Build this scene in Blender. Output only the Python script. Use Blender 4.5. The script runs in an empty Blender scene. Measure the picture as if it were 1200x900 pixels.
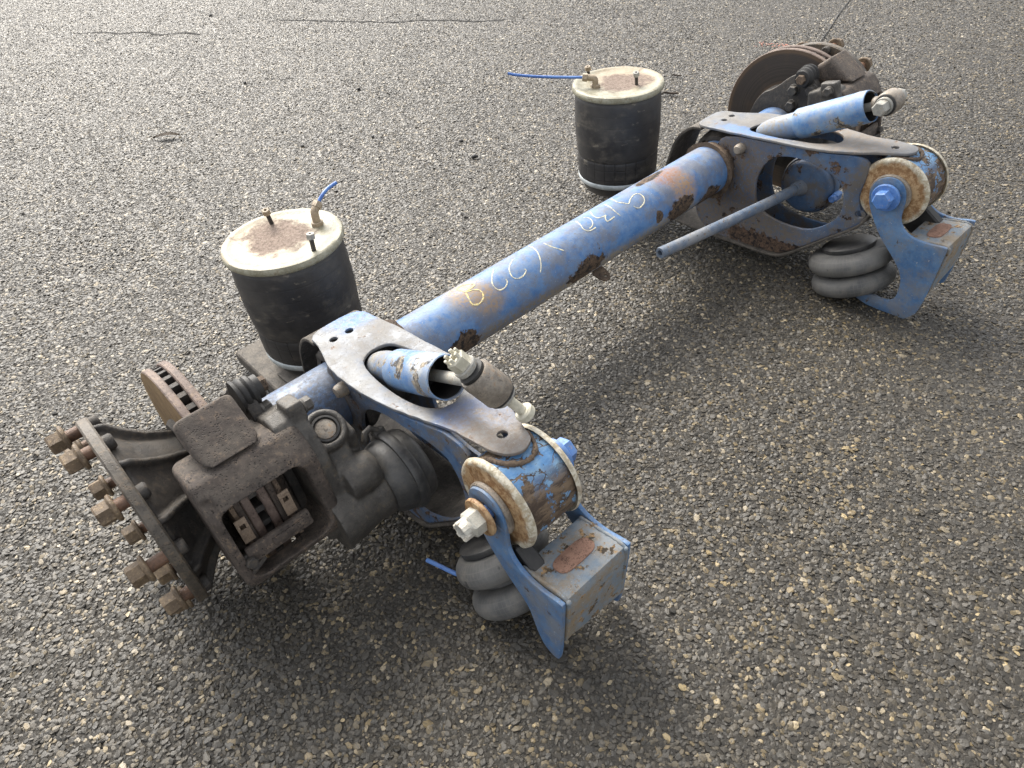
import bpy, bmesh, math, random
import numpy as np
from mathutils import Vector, Matrix, noise

R = math.radians
scene = bpy.context.scene
COL = scene.collection
rnd = random.Random(7)

# ------------------------------------------------------------------ camera
cam_d = bpy.data.cameras.new("camera")
cam_d.sensor_width = 36.0
cam_d.lens = 25.0
cam_d.clip_start = 0.02
cam_d.clip_end = 500
cam = bpy.data.objects.new("camera", cam_d)
COL.objects.link(cam)
_r = Vector((0.72830309, -0.67921255, -0.09080153))
_u = Vector((0.50304973, 0.43995958, 0.74389282))
_f = Vector((0.46531233, 0.58745713, -0.66210162))
_m = Matrix((_r, _u, -_f)).transposed().to_4x4()
_m.translation = Vector((-1.1175, -1.0844, 1.1571))
cam.matrix_world = _m
scene.camera = cam

# ------------------------------------------------------------------ sky, sun, exposure
SUN_AZ, SUN_EL = 76.0, 44.0            # degrees from +X towards +Y, and above the horizon
sd = Vector((math.cos(R(SUN_AZ)) * math.cos(R(SUN_EL)), math.sin(R(SUN_AZ)) * math.cos(R(SUN_EL)), math.sin(R(SUN_EL))))
world = bpy.data.worlds.new("World")
scene.world = world
world.use_nodes = True
wn = world.node_tree
wn.nodes.clear()
sky = wn.nodes.new("ShaderNodeTexSky")
sky.sky_type = 'NISHITA'
sky.sun_disc = False
sky.sun_elevation = R(SUN_EL)
sky.sun_rotation = math.atan2(sd.x, sd.y)
sky.air_density = 1.0
sky.dust_density = 4.0
sky.ozone_density = 1.0
bg = wn.nodes.new("ShaderNodeBackground")
bg.inputs['Strength'].default_value = 0.15
hsv = wn.nodes.new("ShaderNodeHueSaturation")
hsv.inputs['Saturation'].default_value = 0.2
wo = wn.nodes.new("ShaderNodeOutputWorld")
wn.links.new(sky.outputs[0], hsv.inputs['Color'])
wn.links.new(hsv.outputs[0], bg.inputs[0])
wn.links.new(bg.outputs[0], wo.inputs[0])
sun_d = bpy.data.lights.new("sun", 'SUN')
sun_d.energy = 1.3
sun_d.angle = R(26)
sun_d.color = (1.0, 0.92, 0.78)
sun = bpy.data.objects.new("sun", sun_d)
sun.rotation_euler = sd.to_track_quat('Z', 'Y').to_euler()
COL.objects.link(sun)
scene.view_settings.view_transform = 'Standard'
scene.view_settings.look = 'None'
scene.view_settings.exposure = 1.40
scene.view_settings.gamma = 1.0

# ------------------------------------------------------------------ materials
class N:
    """small shader-node writer"""
    def __init__(self, name):
        self.m = bpy.data.materials.new(name)
        self.m.use_nodes = True
        self.t = self.m.node_tree
        self.t.nodes.clear()
        self.out = self.t.nodes.new("ShaderNodeOutputMaterial")
        self.b = self.t.nodes.new("ShaderNodeBsdfPrincipled")
        self.t.links.new(self.b.outputs[0], self.out.inputs[0])
        tc = self.t.nodes.new("ShaderNodeTexCoord")
        self.co = tc.outputs['Object']
        g = self.t.nodes.new("ShaderNodeNewGeometry")
        self.nrm = g.outputs['Normal']
    def new(self, k, **kw):
        n = self.t.nodes.new(k)
        for a, v in kw.items():
            setattr(n, a, v)
        return n
    def put(self, inp, v):
        if isinstance(v, bpy.types.NodeSocket):
            self.t.links.new(v, inp)
        else:
            inp.default_value = v
    def noise(self, scale, detail=4, rough=.55, co=None, dist=0.0):
        n = self.new("ShaderNodeTexNoise")
        self.put(n.inputs['Vector'], co or self.co)
        n.inputs['Scale'].default_value = scale
        n.inputs['Detail'].default_value = detail
        n.inputs['Roughness'].default_value = rough
        n.inputs['Distortion'].default_value = dist
        return n.outputs[0]
    def voro(self, scale, feature='F1', co=None):
        n = self.new("ShaderNodeTexVoronoi", feature=feature)
        self.put(n.inputs['Vector'], co or self.co)
        n.inputs['Scale'].default_value = scale
        return n.outputs['Distance']
    def math(self, op, a, b=0.0, clamp=False):
        n = self.new("ShaderNodeMath", operation=op)
        n.use_clamp = clamp
        self.put(n.inputs[0], a)
        self.put(n.inputs[1], b)
        return n.outputs[0]
    def step(self, v, lo, hi):
        n = self.new("ShaderNodeMapRange")
        n.interpolation_type = 'SMOOTHSTEP'
        self.put(n.inputs['Value'], v)
        n.inputs['From Min'].default_value = min(lo, hi)
        n.inputs['From Max'].default_value = max(lo, hi)
        n.inputs['To Min'].default_value = 0 if lo < hi else 1
        n.inputs['To Max'].default_value = 1 if lo < hi else 0
        return n.outputs[0]
    def mix(self, f, a, b):
        n = self.new("ShaderNodeMix", data_type='RGBA')
        self.put(n.inputs['Factor'], f)
        self.put(n.inputs['A'] if False else n.inputs[6], a if not isinstance(a, tuple) else (*a, 1))
        self.put(n.inputs[7], b if not isinstance(b, tuple) else (*b, 1))
        return n.outputs[2]
    def mixf(self, f, a, b):
        n = self.new("ShaderNodeMix", data_type='FLOAT')
        self.put(n.inputs[0], f)
        self.put(n.inputs[2], a)
        self.put(n.inputs[3], b)
        return n.outputs[0]
    def scaleco(self, s, co=None):
        n = self.new("ShaderNodeMapping")
        self.put(n.inputs['Vector'], co or self.co)
        n.inputs['Scale'].default_value = s
        return n.outputs[0]
    def sep(self, v=None):
        n = self.new("ShaderNodeSeparateXYZ")
        self.put(n.inputs[0], v or self.co)
        return n.outputs
    def ball(self, c, r, wob=.35, soft=.25, scale=14):
        """1 inside an uneven blot round a point of the thing"""
        sub = self.new("ShaderNodeVectorMath", operation='SUBTRACT')
        self.put(sub.inputs[0], self.co)
        sub.inputs[1].default_value = c
        dv = self.new("ShaderNodeVectorMath", operation='DIVIDE')
        self.put(dv.inputs[0], sub.outputs[0])
        dv.inputs[1].default_value = r if isinstance(r, tuple) else (r, r, r)
        ln = self.new("ShaderNodeVectorMath", operation='LENGTH')
        self.put(ln.inputs[0], dv.outputs[0])
        n = self.math('MULTIPLY', self.math('SUBTRACT', self.noise(scale, 8, .70), .5), wob * 6)
        d = self.math('ADD', ln.outputs['Value'], n)
        return self.step(d, 1 + soft, 1 - soft)
    def bump(self, h, strength=.3, dist=.002, prev=None):
        n = self.new("ShaderNodeBump")
        n.inputs['Strength'].default_value = strength
        n.inputs['Distance'].default_value = dist
        self.put(n.inputs['Height'], h)
        if prev:
            self.put(n.inputs['Normal'], prev)
        return n.outputs[0]
    def end(self, col, rough, metal=0.0, normal=None, spec=.5):
        self.put(self.b.inputs['Base Color'], col if not isinstance(col, tuple) else (*col, 1))
        self.put(self.b.inputs['Roughness'], rough)
        self.put(self.b.inputs['Metallic'], metal)
        self.b.inputs['Specular IOR Level'].default_value = spec
        if normal:
            self.put(self.b.inputs['Normal'], normal)
        return self.m


def worn_paint(name, base, light, chips=.62, chip_scale=16, grime=.5, rough=.38, rust=(.075, .035, .018), under=(.16, .15, .13),
               blots=(), grime_col=(.17, .145, .115), dustup=.0, speck=.6, light_amt=1.0):
    """oil paint gone chalky: mottled paint, grime, chips down to rust with raised paint edges"""
    n = N(name)
    big = n.noise(9, 6, .62)
    mid = n.noise(48, 8, .68)
    fine = n.noise(420, 4, .65)
    col = n.mix(n.math('MULTIPLY', n.step(n.math('ADD', n.math('MULTIPLY', mid, .6), n.math('MULTIPLY', big, .4)), .38, .62), light_amt), base, light)
    dirt = n.math('MULTIPLY', n.step(n.math('ADD', n.math('MULTIPLY', n.noise(13, 9, .72), .75), n.math('MULTIPLY', fine, .25)), .45, .60), grime)
    col = n.mix(dirt, col, grime_col)
    if dustup:
        z = n.sep(n.nrm)[2]
        col = n.mix(n.math('MULTIPLY', n.step(z, .2, .95), n.math('MULTIPLY', n.step(mid, .36, .60), dustup)), col, (.28, .265, .24))
    for bl in blots:
        if bl[3] != 'chip':
            col = n.mix(n.math('MULTIPLY', n.ball(bl[0], bl[1], wob=bl[2], soft=.40, scale=26), n.mixf(n.step(n.noise(110, 8, .76), .42, .56), .30, .95)), col, bl[3])
    specks = n.step(n.noise(210, 5, .75), .60, .64)
    col = n.mix(n.math('MULTIPLY', specks, speck), col, under)
    lights = n.step(n.noise(170, 4, .75, n.scaleco((1.3, 1, .8))), .655, .68)
    col = n.mix(n.math('MULTIPLY', lights, .55), col, (.52, .50, .46))
    rn = n.noise(chip_scale * 1.8, 10, .70)
    chip = n.step(rn, chips, chips + .016)
    for bl in blots:
        if bl[3] == 'chip':
            chip = n.math('MAXIMUM', chip, n.ball(*bl[:2], wob=bl[2] * 1.25, soft=.05, scale=34))
    edge = n.math('MULTIPLY', n.step(rn, chips - .05, chips), .5)
    col = n.mix(n.math('MULTIPLY', edge, n.step(mid, .45, .55)), col, (rust[0] * 2.2 + .03, rust[1] * 2.3 + .03, rust[2] * 2.3 + .02))
    rustc = n.mix(n.step(n.noise(150, 6, .72), .40, .60), rust, (rust[0] * 2.6, rust[1] * 2.5, rust[2] * 2.2))
    rustc = n.mix(n.step(n.noise(70, 6, .65), .50, .58), rustc, (rust[0] * .35, rust[1] * .40, rust[2] * .5))
    col = n.mix(chip, col, rustc)
    h = n.math('SUBTRACT', n.math('MULTIPLY', fine, .16), chip)
    h = n.math('SUBTRACT', h, n.math('MULTIPLY', specks, .25))
    h = n.math('ADD', h, n.math('MULTIPLY', n.math('MULTIPLY', chip, n.noise(160, 5, .75)), .9))
    h = n.math('ADD', h, n.math('MULTIPLY', dirt, n.math('MULTIPLY', n.noise(260, 4, .75), .35)))
    nb = n.bump(h, .7, .0013)
    ro = n.mixf(chip, n.mixf(dirt, n.mixf(n.step(mid, .4, .62), rough, rough + .2), .82), .88)
    return n.end(col, ro, 0, nb)


def cast_iron(name, a, b, c, pits=.5, rough=.8, scale=1.0, bumpd=.0015, dust=(.30, .26, .21), dusty=.0):
    n = N(name)
    m1 = n.noise(17 * scale, 9, .70)
    m2 = n.noise(110 * scale, 6, .72)
    m3 = n.noise(520 * scale, 3, .7)
    mm = n.math('ADD', n.math('MULTIPLY', m1, .65), n.math('MULTIPLY', m2, .35))
    col = n.mix(n.step(mm, .40, .60), a, b)
    col = n.mix(n.math('MULTIPLY', n.step(n.math('ADD', n.math('MULTIPLY', m2, .7), n.math('MULTIPLY', m1, .3)), .52, .62), .75), col, c)
    dk = n.step(n.noise(24 * scale, 9, .72), .54, .66)
    col = n.mix(n.math('MULTIPLY', dk, .55), col, (a[0] * .38, a[1] * .38, a[2] * .40))
    pv = n.voro(230 * scale)
    pit = n.math('MULTIPLY', n.step(pv, .36, .18), n.step(n.noise(45 * scale, 4, .6), .42, .56))
    col = n.mix(n.math('MULTIPLY', pit, pits), col, (a[0] * .2, a[1] * .2, a[2] * .2))
    if dusty:
        z = n.sep(n.nrm)[2]
        col = n.mix(n.math('MULTIPLY', n.math('MULTIPLY', n.step(z, .0, .9), n.step(n.noise(20, 8, .72), .40, .60)), dusty), col, dust)
    h = n.math('SUBTRACT', n.math('ADD', n.math('MULTIPLY', m2, 1.0), n.math('MULTIPLY', m3, .5)), n.math('MULTIPLY', pit, pits))
    return n.end(col, n.mixf(mm, rough - .2, rough + .16), 0, n.bump(h, .8, bumpd))


BLUE, BLUE_L = (.046, .145, .345), (.110, .220, .410)
TUBE_Z = .2148
M = {}
RUST_O = (.40, .20, .085)
M['tube'] = worn_paint('blue_tube_paint', BLUE, BLUE_L, chips=.672, grime=.62, rough=.38, rust=(.048, .032, .022), dustup=.26, speck=.35, blots=(
    ((-.365, -.005, .283), (.05, .05, .03), .24, (.30, .215, .14)),
    ((-.335, -.05, .262), (.04, .04, .03), .24, (.28, .20, .135)),
    ((.355, -.052, .262), (.045, .045, .06), .24, (.36, .225, .115)),
    ((.34, -.01, .284), (.055, .035, .02), .25, (.24, .12, .075)),
    ((.30, .02, .285), (.06, .02, .02), .25, 'chip'),
    ((-.4285, -.067, .2), (.04, .04, .036), .28, 'chip'),
    ((-.035, -.068, .20), (.065, .04, .03), .26, 'chip'),
    ((.335, -.068, .205), (.05, .04, .034), .22, 'chip'),
    ((.2406, -.068, .222), (.014, .03, .018), .18, 'chip'),
    ((.47, -.06, .185), (.05, .05, .03), .3, 'chip'),
    ((-.30, -.06, .185), (.30, .05, .03), .3, (.20, .165, .12)),
    ((.15, -.06, .18), (.30, .05, .028), .3, (.30, .25, .17)),
    ((-.80, -.02, .25), (.12, .09, .06), .25, (.075, .085, .11)),
))
M['arm'] = worn_paint('blue_arm_paint', (.042, .088, .180), (.080, .138, .235), chips=.585, chip_scale=13, grime=.95, rough=.48, rust=(.050, .032, .023), grime_col=(.125, .108, .088), blots=(
    ((.56, -.02, .18), (.08, .20, .18), .3, (.13, .10, .072)),
    ((.56, -.20, .06), (.08, .24, .07), .3, (.15, .125, .10)),
    ((-.72, -.02, .18), (.08, .16, .16), .3, (.07, .06, .05)),
    ((.56, -.24, .03), (.08, .2, .035), .3, 'chip'),
))
M['plate'] = worn_paint('grey_blue_plate', (.105, .122, .152), (.180, .184, .189), chips=.645, chip_scale=20, grime=.7, rough=.45, rust=(.10, .06, .04), grime_col=(.175, .158, .138), dustup=.22, blots=(
    ((.645, -.32, .35), (.07, .14, .06), .3, (.22, .18, .14)),
    ((-.60, .06, .31), (.06, .05, .05), .22, (.09, .20, .42)),
    ((-.66, -.36, .35), (.05, .035, .05), .3, (.06, .15, .36)),
    ((-.62, -.40, .36), (.03, .05, .05), .35, (.10, .17, .32)),
    ((-.655, -.43, .35), (.06, .10, .06), .35, (.155, .125, .10)),
    ((.60, -.10, .33), (.03, .10, .05), .3, (.09, .20, .42)),
))
M['hanger'] = worn_paint('blue_bracket_paint', (.048, .125, .270), (.105, .195, .330), chips=.635, chip_scale=15, grime=.65, rough=.44, rust=(.055, .036, .024), grime_col=(.18, .17, .155))
M['hanger_top'] = worn_paint('dusty_bracket_face', (.115, .165, .215), (.20, .22, .235), chips=.575, chip_scale=22, grime=.95, rough=.55, rust=(.13, .085, .045), grime_col=(.21, .160, .100), dustup=.3)
M['shock'] = worn_paint('blue_shock_paint', (.055, .165, .38), (.15, .27, .44), chips=.565, chip_scale=9, grime=.6, rough=.38, rust=(.13, .115, .098), grime_col=(.28, .27, .25), dustup=.4, blots=(
    ((-.645, -.115, .31), (.06, .075, .06), .3, (.20, .185, .165)),
    ((.645, -.135, .335), (.06, .06, .06), .3, (.21, .195, .17)),
    ((-.655, -.27, .40), (.03, .03, .03), .35, (.44, .43, .40)),
    ((.66, -.27, .40), (.02, .03, .03), .4, 'chip'),
    ((-.66, -.22, .37), (.02, .03, .02), .45, 'chip'),
))
M['bright_blue'] = worn_paint('bright_blue_bolt_paint', (.045, .14, .42), (.11, .24, .52), chips=.64, chip_scale=60, grime=.3, rough=.35, rust=(.2, .13, .08))


def flake_paint():
    n = N('cracked_blue_flakes')
    st = n.scaleco((.55, 1.0, 1.0))
    wob = n.new("ShaderNodeVectorMath", operation='ADD')
    nz = n.new("ShaderNodeTexNoise")
    n.put(nz.inputs['Vector'], n.co)
    nz.inputs['Scale'].default_value = 45
    sc = n.new("ShaderNodeVectorMath", operation='SCALE')
    n.put(sc.inputs[0], nz.outputs['Color'])
    sc.inputs['Scale'].default_value = .030
    n.put(wob.inputs[0], st)
    n.put(wob.inputs[1], sc.outputs[0])
    crack = n.math('MULTIPLY', n.step(n.voro(48, 'DISTANCE_TO_EDGE', wob.outputs[0]), .06, .02), n.step(n.noise(26, 4, .6), .44, .50))
    lost = n.step(n.noise(20, 9, .68), .53, .545)
    lost = n.math('MAXIMUM', lost, n.math('MULTIPLY', n.step(n.sep()[1], -.525, -.56), n.step(n.noise(55, 8, .7), .42, .47)))
    streak = n.step(n.noise(60, 8, .75, n.scaleco((.45, 1.4, 1.4))), .42, .60)
    rusty = n.mix(streak, (.050, .032, .021), (.165, .115, .072))
    blue = n.mix(n.step(n.noise(40, 5), .35, .7), (.085, .22, .43), (.23, .36, .48))
    bare = n.math('MAXIMUM', crack, lost)
    col = n.mix(bare, blue, rusty)
    h = n.math('ADD', n.math('SUBTRACT', 1.0, bare), n.math('MULTIPLY', streak, .4))
    return n.end(col, n.mixf(bare, .45, .8), 0, n.bump(h, .7, .0016))
M['flake'] = flake_paint()

M['iron_rust'] = cast_iron('rusty_cast_iron', (.043, .033, .027), (.088, .069, .056), (.165, .118, .080), pits=1.0, dusty=.25, dust=(.17, .145, .115))
M['iron_grey'] = cast_iron('dusty_grey_casting', (.038, .034, .030), (.068, .062, .054), (.105, .083, .058), pits=.3, rough=.56, dusty=.35, dust=(.125, .112, .094))
M['chamber'] = cast_iron('dark_pressed_steel', (.030, .030, .031), (.050, .049, .047), (.070, .063, .054), pits=.1, rough=.45, bumpd=.0006, dusty=.35, dust=(.13, .122, .11))
M['iron_dark'] = cast_iron('dark_hub_iron', (.026, .023, .021), (.050, .044, .038), (.085, .066, .047), pits=.4, rough=.68, dusty=.2, dust=(.12, .098, .074))
M['flange'] = cast_iron('worn_flange_iron', (.052, .043, .034), (.092, .076, .058), (.155, .110, .068), pits=.6, rough=.58, dusty=.2)
M['disc_edge'] = cast_iron('brown_disc_iron', (.115, .080, .064), (.19, .142, .118), (.25, .18, .125), pits=.5, rough=.7)
M['nut'] = cast_iron('rusty_wheel_nut', (.10, .068, .040), (.19, .135, .082), (.28, .20, .11), pits=.4, rough=.6, scale=1.6)
M['stud'] = cast_iron('coppery_stud', (.095, .052, .032), (.21, .112, .065), (.055, .038, .03), pits=.3, rough=.5, scale=2)
def washer_mat():
    n = N('rust_stained_washer')
    q = n.sep()
    rr = n.math('SQRT', n.math('ADD', n.math('POWER', n.math('ADD', q[1], .49), 2), n.math('POWER', n.math('SUBTRACT', q[2], .2717), 2)))
    rr = n.math('ADD', rr, n.math('MULTIPLY', n.math('SUBTRACT', n.noise(40, 7, .7), .5), .05))
    m = n.noise(90, 7, .72)
    white = n.mix(n.step(m, .42, .58), (.34, .29, .20), (.56, .52, .42))
    tan = n.mix(n.step(n.noise(60, 8, .74), .42, .58), (.20, .105, .042), (.40, .27, .145))
    col = n.mix(n.step(rr, .082, .070), white, tan)
    col = n.mix(n.math('MULTIPLY', n.step(n.noise(26, 7, .68), .54, .64), .6), col, (.17, .105, .055))
    col = n.mix(n.math('MULTIPLY', n.step(n.noise(230, 4, .75), .60, .65), .5), col, (.09, .06, .04))
    return n.end(col, n.mixf(m, .4, .7), 0, n.bump(n.noise(260, 5, .75), .5, .0008))
M['washer'] = washer_mat()
M['zinc_white'] = cast_iron('whitish_zinc', (.40, .385, .33), (.60, .57, .49), (.26, .18, .10), pits=.25, rough=.42, scale=1.6, bumpd=.0006)
M['zinc'] = cast_iron('tarnished_zinc', (.24, .235, .215), (.40, .385, .34), (.24, .17, .10), pits=.3, rough=.42, scale=1.6, bumpd=.0006)
M['grey_steel'] = cast_iron('grey_weathered_steel', (.16, .135, .108), (.29, .255, .21), (.25, .155, .08), pits=.5, rough=.5, scale=1.3, bumpd=.0008)
M['brass'] = cast_iron('dirty_brass', (.24, .185, .12), (.38, .30, .20), (.19, .14, .09), pits=.3, rough=.5, scale=2)
M['pad_steel'] = cast_iron('pad_backing_steel', (.17, .122, .085), (.27, .205, .148), (.12, .08, .055), pits=.4, rough=.6, scale=1.5)
M['rust_patch'] = cast_iron('thick_rust', (.20, .105, .07), (.31, .18, .125), (.15, .075, .05), pits=.9, rough=.9, scale=1.5)
M['weld_rust'] = cast_iron('brown_weld_scale', (.075, .052, .036), (.135, .095, .065), (.21, .15, .095), pits=.8, rough=.85, scale=.9, bumpd=.003)


def disc_face():
    n = N('scored_disc_face')
    s = n.sep()
    rr = n.math('SQRT', n.math('ADD', n.math('POWER', s[1], 2), n.math('POWER', n.math('SUBTRACT', s[2], TUBE_Z), 2)))
    comb = n.new("ShaderNodeCombineXYZ")
    n.put(comb.inputs[0], n.math('MULTIPLY', rr, 90))
    n.put(comb.inputs[1], s[0])
    ring = n.noise(3.0, 6, .7, comb.outputs[0])
    col = n.mix(n.step(ring, .35, .65), (.030, .025, .022), (.058, .047, .040))
    edge = n.math('MAXIMUM', n.step(rr, .198, .206), n.step(rr, .128, .118))
    col = n.mix(n.math('MULTIPLY', edge, .5), col, (.15, .095, .055))
    blot = n.step(n.noise(9, 6, .6), .50, .68)
    col = n.mix(n.math('MULTIPLY', blot, .3), col, (.15, .098, .052))
    return n.end(col, .5, 0, n.bump(n.math('ADD', ring, n.noise(200, 4, .7)), .35, .0004))
M['disc_face'] = disc_face()
M['disc_outer'] = cast_iron('yellow_rust_disc_face', (.17, .105, .045), (.27, .18, .085), (.12, .07, .035), pits=.3, rough=.75)


def airbag_rubber():
    n = N('ribbed_airbag_rubber')
    s = n.sep()
    ang = n.math('ARCTAN2', s[1], s[0])
    fa = n.math('ABSOLUTE', n.math('SUBTRACT', n.math('FRACT', n.math('MULTIPLY', ang, 24 / (2 * math.pi))), .5))
    vl = n.math('MULTIPLY', n.step(fa, .055, .018), n.step(s[2], .185, .175))
    fz = n.math('ABSOLUTE', n.math('SUBTRACT', n.math('FRACT', n.math('MULTIPLY', s[2], 1 / .034)), .5))
    hl = n.math('MULTIPLY', n.step(fz, .06, .02), n.mixf(n.step(s[2], .185, .175), .18, .7))
    line = n.math('MAXIMUM', vl, hl)
    col = n.mix(n.step(n.noise(10, 6, .6), .38, .68), (.026, .025, .026), (.052, .049, .047))
    col = n.mix(n.math('MULTIPLY', line, .8), col, (.007, .007, .007))
    dust = n.step(n.noise(9, 8, .72, n.scaleco((1, 1, 1.6))), .50, .68)
    col = n.mix(n.math('MULTIPLY', dust, .75), col, (.115, .100, .080))
    sc = n.step(n.noise(22, 6, .66, n.scaleco((1, 1, 2.4))), .63, .68)
    col = n.mix(n.math('MULTIPLY', sc, .45), col, (.24, .21, .16))
    h = n.math('ADD', n.math('MULTIPLY', n.noise(26, 4), .5), n.math('MULTIPLY', line, -1.6))
    fine = n.noise(60, 3, .5, n.scaleco((1, 1, 6)))
    return n.end(col, n.mixf(dust, .5, .8), 0, n.bump(n.math('ADD', h, n.math('MULTIPLY', fine, .25)), .5, .0014))
M['rubber'] = airbag_rubber()


def bellows_rubber():
    n = N('dusty_bellows_rubber')
    s = n.sep()
    ang = n.math('ARCTAN2', s[1], s[0])
    fa = n.math('ABSOLUTE', n.math('SUBTRACT', n.math('FRACT', n.math('MULTIPLY', ang, 70 / (2 * math.pi))), .5))
    fz = n.math('ABSOLUTE', n.math('SUBTRACT', n.math('FRACT', n.math('MULTIPLY', s[2], 95)), .5))
    line = n.math('MAXIMUM', n.step(fa, .09, .03), n.step(fz, .09, .03))
    col = n.mix(n.step(n.noise(14, 6, .6), .35, .65), (.070, .070, .069), (.135, .132, .125))
    col = n.mix(n.math('MULTIPLY', n.step(n.noise(26, 8, .72), .47, .62), .5), col, (.15, .138, .118))
    col = n.mix(n.math('MULTIPLY', line, .28), col, (.17, .16, .14))
    scuff = n.step(n.noise(20, 4, .6), .66, .70)
    col = n.mix(n.math('MULTIPLY', scuff, .7), col, (.022, .022, .025))
    return n.end(col, .65, 0, n.bump(n.math('ADD', line, n.noise(60, 4)), .25, .0008))
M['bellows'] = bellows_rubber()


def lid_paint():
    n = N('cream_lid_paint')
    mm = n.math('ADD', n.math('MULTIPLY', n.noise(22, 8, .72), .7), n.math('MULTIPLY', n.noise(260, 4, .7), .3))
    col = n.mix(n.step(mm, .40, .60), (.205, .188, .125), (.335, .318, .240))
    col = n.mix(n.math('MULTIPLY', n.step(n.noise(70, 8, .75), .53, .62), .65), col, (.165, .122, .068))
    col = n.mix(n.math('MULTIPLY', n.step(n.noise(300, 4, .75), .58, .64), .6), col, (.13, .10, .07))
    up = n.step(n.sep(n.nrm)[2], .5, .9)
    halo = n.math('MULTIPLY', n.ball((-.045, .03, .38), (.095, .095, .06), .35, .6, 16), up)
    col = n.mix(n.math('MULTIPLY', halo, .6), col, (.33, .225, .13))
    pt = n.math('MULTIPLY', n.ball((-.004, .018, .38), (.072, .082, .05), .34, .22, 18), up)
    rust = n.mix(n.step(n.noise(170, 7, .75), .40, .58), (.085, .058, .046), (.215, .160, .130))
    rust = n.mix(n.step(n.noise(260, 4, .75), .60, .65), rust, (.32, .28, .22))
    col = n.mix(n.math('MULTIPLY', pt, .92), col, rust)
    return n.end(col, n.mixf(pt, .5, .88), 0, n.bump(n.math('ADD', n.noise(240, 6, .75), pt), .5, .0009))
M['lid'] = lid_paint()


def simple(name, c1, c2, rough, metal=0.0, sc=30, b=.2):
    n = N(name)
    v = n.noise(sc, 6, .6)
    return n.end(n.mix(n.step(v, .35, .65), c1, c2), rough, metal, n.bump(v, b, .001))
M['hose'] = simple('blue_air_hose', (.045, .12, .36), (.10, .21, .48), .4)
M['black'] = simple('black_rubber', (.012, .012, .012), (.03, .028, .026), .6)
M['silver'] = simple('galvanised_ring', (.34, .37, .37), (.52, .55, .55), .42, .2)
def marker(name, c1, c2):
    n = N(name)
    f = n.step(n.noise(240, 4, .7), .44, .54)
    return n.end(n.mix(f, n.mix(.55, c1, BLUE_L), c2), .8)
M['chalk'] = marker('yellow_paint_marker', (.74, .62, .30), (.80, .72, .46))
M['chalk_y'] = marker('strong_yellow_marker', (.78, .58, .14), (.82, .66, .26))
M['white_stick'] = simple('white_bolt_shank', (.40, .375, .29), (.56, .53, .43), .45, 0, 70)
M['friction'] = cast_iron('dark_pad_lining', (.055, .042, .034), (.09, .068, .054), (.12, .09, .07), pits=.5, rough=.9)
M['pipe'] = worn_paint('greyblue_pipe_paint', (.080, .115, .170), (.13, .16, .205), chips=.60, chip_scale=55, grime=.5, rough=.5, rust=(.10, .075, .055), grime_col=(.30, .28, .25))
M['seat'] = cast_iron('dirty_spring_seat', (.050, .043, .036), (.092, .080, .066), (.155, .132, .106), pits=.6, rough=.78, dusty=.2)
M['leaf'] = simple('dry_dark_leaf', (.055, .040, .028), (.12, .09, .06), .8)
M['twig'] = simple('dark_twig', (.035, .027, .02), (.07, .052, .036), .8)
M['orange_mark'] = simple('faded_orange_spray', (.42, .14, .09), (.30, .14, .105), .85)


# ------------------------------------------------------------------ asphalt
def asphalt_mat():
    """binder with its smaller stones; the larger stones are separate geometry near the axle"""
    n = N('tar_binder')
    v = n.noise(55, 8, .7)
    v2 = n.noise(2.2, 5, .6)
    col = n.mix(n.step(v, .35, .65), (.026, .023, .019), (.046, .041, .033))
    vo = n.new("ShaderNodeTexVoronoi")
    n.put(vo.inputs['Vector'], n.co)
    vo.inputs['Scale'].default_value = 125
    rnd_ = n.sep(vo.outputs['Color'])[0]
    rp = n.new("ShaderNodeValToRGB")
    n.put(rp.inputs[0], rnd_)
    e = rp.color_ramp.elements
    e[0].position, e[0].color = .2, (.036, .032, .026, 1)
    e[1].position, e[1].color = 1.0, (.34, .28, .19, 1)
    for p, c in ((.60, (.058, .051, .040)), (.82, (.095, .081, .060)), (.93, (.17, .14, .095))):
        x = e.new(p)
        x.color = (*c, 1)
    chip = n.step(vo.outputs['Distance'], .48, .30)
    out = n.math('MULTIPLY', chip, n.math('ADD', n.step(rnd_, .25, .35), 0.0))
    col = n.mix(out, col, rp.outputs[0])
    col = n.mix(n.math('MULTIPLY', n.step(v2, .4, .65), .25), col, (.055, .050, .044))
    h = n.math('ADD', n.math('ADD', n.noise(140, 6, .7), n.math('MULTIPLY', v, 1.5)), n.math('MULTIPLY', out, 1.2))
    return n.end(col, n.mixf(out, .74, .56), 0, n.bump(h, .9, .004), spec=.42)


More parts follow.
